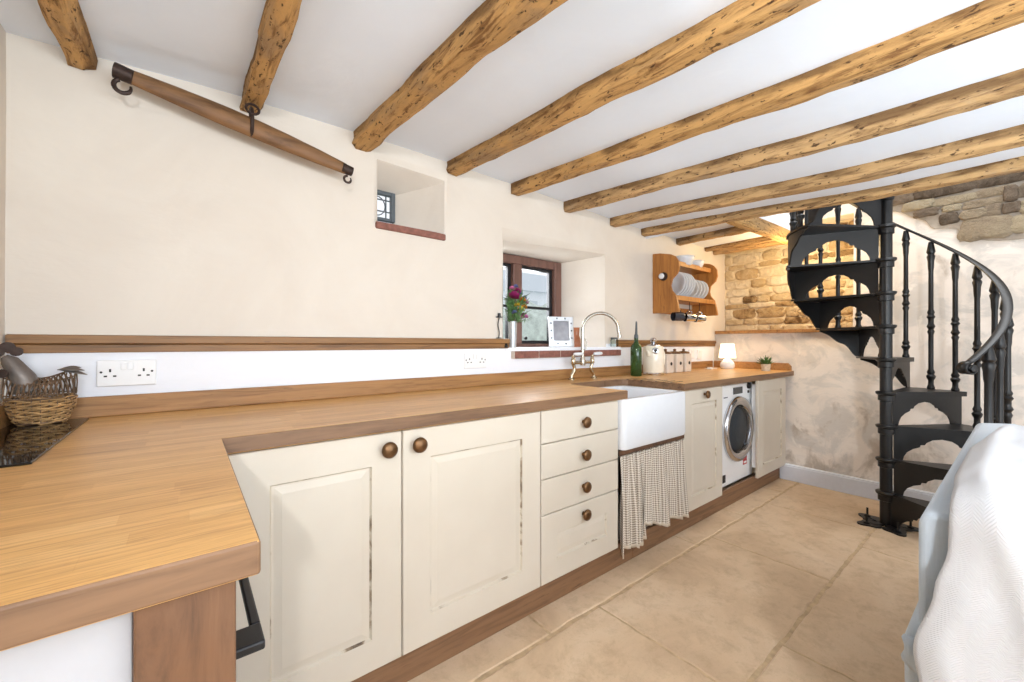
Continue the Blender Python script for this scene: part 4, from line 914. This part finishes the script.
# ------------------------------------------------------------------ spiral staircase
SC = (3.457, .547); RS = .515; RISE = .21
sp = thing('spiral_staircase', (SC[0], SC[1], 0), 'black cast-iron spiral staircase with pierced risers and turned balusters', 'staircase')
def st3(phi, r, z):
    q = math.radians(phi-38.57); return (SC[0]+r*math.cos(q), SC[1]+r*math.sin(q), z)
phi_k = lambda k: 30*k-117
mb = MB(); mb.lathe([(.031, .004), (.031, 3.2)], (*SC, 0), (0, 0, 1), 24); mb.build('pole', ['iron'], sp, smooth='auto')
for a in (100, 175, 255, 330):
    mb = MB(); q0 = math.radians(a-38.57); e = Vector((math.cos(q0), math.sin(q0), 0)); s_ = Vector((-e.y, e.x, 0)); out = []
    for tt in range(28):
        q = 2*PI*tt/28; rr = .055*(1+.22*math.cos(3*q)); p = Vector((SC[0], SC[1], 0))+e*(.10+rr*math.cos(q)*1.0)+s_*rr*math.sin(q)*.95; out.append((p.x, p.y))
    mb.prism(out, lambda u, v, w: (u, v, w), .001, .009)
    p = Vector((SC[0], SC[1], 0))+e*.115; mb.lathe([(.017, .009), (.017, .017), (.006, .02), (.006, .065), (0, .066)], (p.x, p.y, 0), (0, 0, 1), 12)
    p2 = Vector((SC[0], SC[1], 0)); mb.prism([tuple((p2+e*.03+s_*.022)[:2]), tuple((p2+e*.09+s_*.018)[:2]), tuple((p2+e*.09-s_*.018)[:2]), tuple((p2+e*.03-s_*.022)[:2])], lambda u, v, w: (u, v, w), .001, .012)
    mb.build('foot', ['iron'], sp)
arch = [(.09, 0), (.10, .12), (.13, .26), (.19, .38), (.255, .45), (.265, .52), (.305, .53), (.32, .60), (.38, .70), (.47, .74), (.56, .70), (.62, .60), (.635, .53), (.675, .52), (.685, .45), (.75, .38), (.81, .26), (.84, .12), (.85, 0)]
NT_ = 10
for k in range(1, NT_+1):
    z = RISE*k; p0_ = phi_k(k); p1_ = p0_+33
    mb = MB()
    def wedge(ph0, ph1, r0, r1, z0, z1, n=14):
        pts = [st3(ph0+(ph1-ph0)*i/n, r1, 0)[:2] for i in range(n+1)]+[st3(ph1-(ph1-ph0)*i/4, r0, 0)[:2] for i in range(5)]
        mb.prism(pts, lambda u, v, w: (u, v, w), z0, z1)
    wedge(p0_-1.5, p1_, .03, RS+.012, z-.013, z)
    wedge(p0_-1.5, p0_+1.5, .04, RS+.012, z-.030, z-.013, 3)
    mb.lathe([(.033, -.055), (.040, -.052), (.040, -.02), (.050, -.012), (.052, .0), (.048, .004), (.033, .006)], (*SC, z), (0, 0, 1), 24)
    mb.build('tread', ['iron'], sp, smooth='auto')
    # pierced riser under the front of the tread, standing on the tread below
    zb = RISE*(k-1)+(.001 if k > 1 else .004); zt = z-.014; mb = MB(); q = math.radians(p0_+1-38.57); e = Vector((math.cos(q), math.sin(q), 0)); s_ = Vector((-e.y, e.x, 0))
    r0, r1 = .037, RS-.004; H = zt-zb; out = [(r0, zb)]+[(r0+(r1-r0)*a, zb+H*b) for a, b in arch]+[(r1, zb), (r1, zt), (r0, zt)]
    mb.prism(out, lambda u, v, w: tuple(Vector((SC[0], SC[1], v))+e*u+s_*w), -.004, .004); mb.build('riser', ['iron'], sp)
    # scalloped outer bracket
    n = 20; top = []; bot = []
    for i in range(n+1):
        t = i/n; ph = p0_+1+29.5*t; h = (RISE-.02)*(1-t)**1.35*(1+.10*math.sin(t*PI*4.5))+.012
        top.append((ph, zt)); bot.append((ph, zt-min(h, RISE-.016)))
    mb = MB(); vs = []
    for (a, zz), (_, zl) in zip(top, bot): vs += [st3(a, RS-.006, zz), st3(a, RS-.006, zl), st3(a, RS+.004, zz), st3(a, RS+.004, zl)]
    fs = []
    for i in range(n):
        o = 4*i; fs += [(o, o+4, o+5, o+1), (o+2, o+3, o+7, o+6), (o+1, o+5, o+7, o+3), (o, o+2, o+6, o+4)]
    fs += [(0, 1, 3, 2), (4*n, 4*n+2, 4*n+3, 4*n+1)]
    mb.add(vs, fs); mb.build('bracket', ['iron'], sp)
HZ = lambda ph: RISE*(ph+117)/30+.88
BP = [(r_*1.14, h_) for r_, h_ in [(.016, 0), (.018, .01), (.0125, .03), (.0125, .06), (.019, .075), (.021, .088), (.014, .10), (.018, .115), (.0115, .135), (.0115, .37), (.0165, .39), (.0115, .405), (.019, .425), (.0125, .445), (.0125, .475), (.0195, .49), (.013, .505), (.017, .52), (.0115, .54), (.0110, .80), (.013, .82), (.0145, .87), (.019, .90), (.014, .915), (.02, .93), (.016, .96), (.011, 1.0)]]
for k in range(1, NT_+1):
    for d in (2.5, 17.5):
        ph = phi_k(k)+d+(4.5 if k == 1 and d < 5 else 0); z0 = RISE*k; h = HZ(ph)-.012-z0; f = 1.25 if (k == 1 and d < 5) else 1.0
        mb = MB(); mb.lathe([(r*f, zz*h) for r, zz in BP], st3(ph, RS-.025, z0), (0, 0, 1), 12); mb.build('newel' if f > 1 else 'baluster', ['iron'], sp, smooth='auto')
mb = MB(); hp = [st3(ph, RS-.025, HZ(ph)) for ph in range(-93, 160, 4)]
n = len(hp); vs = []; fs = []
prof = [(-.019, -.004), (-.018, .005), (-.008, .011), (.008, .011), (.018, .005), (.019, -.004), (.010, -.009), (-.010, -.009)]
for i, ph in enumerate(range(-93, 160, 4)):
    for a, b in prof: vs.append(st3(ph, RS-.025+a, HZ(ph)+b))
fs = [(i*8+j, i*8+(j+1) % 8, i*8+8+(j+1) % 8, i*8+8+j) for i in range(n-1) for j in range(8)]+[tuple(range(8)), tuple(range(n*8-8, n*8))]
mb.add(vs, fs); mb.build('handrail', ['iron'], sp, smooth='auto')
q = math.radians(-93-38.57); e = Vector((math.cos(q), math.sin(q), 0)); tg = Vector((-e.y, e.x, 0)); c0 = Vector(st3(-93, RS-.025, HZ(-93)))
mb = MB(); pts = []
for i in range(26):
    a = PI/2+i/25*PI*2.6; r = .034-.022*i/25; c = c0+Vector((0, 0, -.03)); pts.append(tuple(c-tg*(-math.cos(a))*r*1.0+Vector((0, 0, math.sin(a)*r))-tg*0.002))
vs = []; fs = []
for p in pts:
    for a in (-.024, .024): vs.append(tuple(Vector(p)+e*a))
for i in range(len(pts)-1): fs.append((2*i, 2*i+1, 2*i+3, 2*i+2))
mb.add(vs, fs); mb.lathe([(.0, -.027), (.012, -.026), (.012, .026), (0, .027)], c0+Vector((0, 0, -.03)), e, 14); mb.build('scroll', ['iron'], sp, smooth='auto', solid=.008)

# ------------------------------------------------------------------ sofa and throw
sf = thing('sofa', (1.9, -.3, 0), 'pale blue linen sofa seen from its end behind the white throw', 'sofa')
SX0, SX1 = 1.19, 2.72
mb = MB()
def backp(u, v):   # outline of back cross-section in Y,Z
    pts = [(.139, .55), (.139, .78), (.128, .80), (.06, .815), (-.05, .80), (-.11, .76), (-.13, .5), (-.13, .3), (.12, .3)]
    return pts
mb.prism([(.139, .57), (.139, .782), (.125, .80), (.03, .81), (-.06, .79), (-.1, .74), (-.12, .45), (-.12, .32), (.139, .32)], lambda u, v, w: (w, u, v), SX0, SX1)
mb.build('backrest', ['sofa'], sf, bevel=.012, seg=3, smooth='auto')
mb = MB(); mb.prism([(.155, .10), (.162, .52), (.150, .565), (.12, .58), (-.8, .42), (-.82, .10)], lambda u, v, w: (w, u, v), SX0-.004, SX1+.01)
mb.build('base', ['sofa'], sf, bevel=.02, seg=3, smooth='auto')
mb = MB(); mb.grid(lambda u, v: (SX0-.010-.01*math.sin(v*PI), .158+.003*math.sin(v*9)-.10*u, .535-.05*v-.03*u+.008*math.sin(u*7+v*3)), 10, 6); mb.build('fabric_fold', ['sofa'], sf, smooth=True, solid=.012)
for x0, x1 in ((SX0+.20, 1.95), (1.955, SX1-.2)):
    mb = MB(); mb.box(x0, x1, -.80, -.125, .44, .57); mb.build('seat_cushion', ['sofa'], sf, bevel=.04, seg=4, smooth='auto')
for x0, x1 in ((SX0, SX0+.19), (SX1-.19, SX1)):
    mb = MB(); mb.box(x0, x1, -.82, -.125, .3, .62); mb.build('arm', ['sofa'], sf, bevel=.03, seg=4, smooth='auto')
for x in (SX0+.06, SX1-.06):
    for y in (-.74, .08): mb = MB(); mb.lathe([(.016, 0), (.024, .1)], (x, y, .001), (0, 0, 1), 14); mb.build('leg', ['oak_post'], sf)
# throw draped over the end of the back
mb = MB(); NU, NV = 60, 110; XT = 2.15; LEN_T, LEN_D = XT-SX0, .72
def ledge(s):   # left boundary (Y) along drape length s
    pts = [(0, .055), (.15, .075), (.4, .097), (.75, .098), (LEN_T-.03, .090), (LEN_T+.06, .092), (LEN_T+.14, .110), (LEN_T+.25, .138), (LEN_T+.33, .128), (LEN_T+.40, .108), (LEN_T+.55, .07), (LEN_T+LEN_D, .04)]
    for (a, xa), (b, xb) in zip(pts, pts[1:]):
        if s <= b: t = (s-a)/(b-a); t = t*t*(3-2*t); return xa+(xb-xa)*t
    return pts[-1][1]
def topz(y):
    return .832-.20*max(0, -(y+.04))**1.4*3 if y < -.04 else .832-.9*max(0, y-.08)**1.3
def throw(u, v):
    s = v*(LEN_T+LEN_D); yl = ledge(s); y = yl-u*(.42+yl)
    r = .045; zt = topz(y)
    if s < LEN_T-r: x = XT-s; z = zt; n = Vector((0, 0, 1))
    elif s < LEN_T-r+r*PI/2:
        q = (s-(LEN_T-r))/r; x = SX0-.018+r-r*math.sin(q); z = zt-r+r*math.cos(q); n = Vector((-math.sin(q), 0, math.cos(q)))
    else:
        d = s-(LEN_T-r+r*PI/2); x = SX0-.018-.035*math.sin(min(1, d/.5)*PI*.5); z = zt-r-d; n = Vector((-1, 0, 0))
    dr = max(0, (s-LEN_T+.1))/.8
    f = .006*math.sin(30*y+4*s)*min(1, dr*2)+.012*math.exp(-((y-(.05-.20*dr))/.022)**2)+.012*math.exp(-((y-(.0-.16*dr))/.018)**2)*min(1, dr*1.5)+nz(y*5, s*4, 3, 1.4, .014)+nz(y*14, s*7, 6, 1.2, .006)+.006*math.exp(-(s/.25)**2)*(1+math.sin(20*y))
    edge = min(1, u*14); n2 = n*(.012+f*edge*.8+.012*edge)
    if s < LEN_T: n2 += Vector((0, 0, .018*math.exp(-((s-.25)/.30)**2)*edge))
    return tuple(Vector((x, y, z))+n2)
mb.grid(throw, NU, NV, 0, uv=lambda u, v: (u*.5, v*(LEN_T+LEN_D)))
tag(mb.build('throw_blanket', ['throw'], smooth=True, solid=.008, recalc=False), 'white herringbone throw draped over the end of the pale blue sofa', 'throw')

# ------------------------------------------------------------------ outside the window
mb = MB(); mb.box(-12, 30, 2.9, 40, .15, .3); o = tag(mb.build('lawn', ['hedge']), 'garden ground outside the window', 'lawn'); struct(o)
mb = MB(); rh = random.Random(6)
def blob(c, r):
    n = 10; vs = []; fs = []
    for j in range(n+1):
        for i in range(2*n):
            a, b = PI*j/n, PI*i/n; d = Vector((math.sin(a)*math.cos(b), math.sin(a)*math.sin(b), math.cos(a))); vs.append(tuple(Vector(c)+d*r*(1+.25*mnoise.noise(d*2.5+Vector(c)))))
    for j in range(n):
        for i in range(2*n): fs.append((j*2*n+i, j*2*n+(i+1) % (2*n), (j+1)*2*n+(i+1) % (2*n), (j+1)*2*n+i))
    mb.add(vs, fs)
for k in range(26): blob((2.5+k*.3, 6.2, .5), .45)
for k in range(26): blob((2.5+k*.3, 6.2+rh.uniform(-.3, .3), .95+rh.uniform(0, .25)), rh.uniform(.62, .85))
tag(mb.build('hedge', ['hedge'], smooth=True), 'pale green garden hedge seen through the window', 'hedge')
hs = thing('house', (28, 32, .3), 'pale house seen faintly through the kitchen window', 'house')
mb = MB(); mb.box(24, 33, 30, 36, .3, 6.2); mb.build('wall', ['outdoor_wall'], hs)
mb = MB(); mb.prism([(29.6, 6.2), (36.4, 6.2), (33, 8.6)], lambda u, v, w: (w, u, v), 23.8, 33.2); mb.build('roof', ['slate'], hs)
for x in (26.2, 29.6): mb = MB(); mb.box(x, x+.9, 29.95, 30.05, 3.9, 5.3); mb.build('window', ['slate'], hs)

# ------------------------------------------------------------------ camera, light
cam = bpy.data.cameras.new('camera'); co = bpy.data.objects.new('camera', cam); C.objects.link(co)
cam.sensor_width = 36; cam.lens = 14.377; cam.shift_y = 2.4/1024; cam.clip_start = .02
co.location = (0, 0, 1.147); co.rotation_euler = (PI/2, 0, math.radians(-38.56)); bpy.context.scene.camera = co
def area(name, loc, target, sx_, sy_, power, color=(1, 1, 1)):
    l = bpy.data.lights.new(name, 'AREA'); l.shape = 'RECTANGLE'; l.size = sx_; l.size_y = sy_; l.energy = power; l.color = color
    o = bpy.data.objects.new(name, l); C.objects.link(o); o.location = loc; o.rotation_euler = (Vector(target)-Vector(loc)).to_track_quat('-Z', 'Y').to_euler(); return o
def point(name, loc, power, color, r=.04):
    l = bpy.data.lights.new(name, 'POINT'); l.energy = power; l.color = color; l.shadow_soft_size = r; o = bpy.data.objects.new(name, l); C.objects.link(o); o.location = loc; return o
area('open_side_fill', (1.6, -3.1, 1.15), (1.6, 2, 1.2), 3.6, 2.0, 34, (.865, .935, 1))  # broad unseen fill added at the room's open side; no door stands there
area('ceiling_fill', (.8, -1.5, 1.22), (.8, -1.2, 2.1), 2.6, 1.2, 86, (.76, .90, 1))  # added upward fill behind the camera, brightens ceiling and beams
area('left_flash', (-.40, -.9, 1.62), (2.0, -.3, 2.0), .12, .14, 34, (.92, .95, 1))  # small unseen flash beside the left wall, not a window; throws shadows rightwards
area('stairwell_daylight', (3.5, .2, 3.9), (3.5, .4, 0), 1.2, 1.6, 45, (.96, .98, 1))
area('window_daylight', (1.86, 2.5, 1.6), (1.86, 1.2, .9), .8, .6, 22, (.93, .97, 1))
point('recess_light', (3.93, 1.18, 1.84), 15, (1, .72, .36), .12)
point('lamp_bulb', (l0[0], l0[1], 1.07), 2.0, (1, .8, .55), .025)
w = bpy.data.worlds.new('world'); bpy.context.scene.world = w; w.use_nodes = True
bg = w.node_tree.nodes['Background']; bg.inputs[0].default_value = (.90, .94, 1, 1); bg.inputs[1].default_value = 1.0
vs = bpy.context.scene.view_settings; vs.view_transform = 'Standard'; vs.look = 'None'; vs.gamma = 1; vs.use_curve_mapping = False; vs.exposure = 0.24
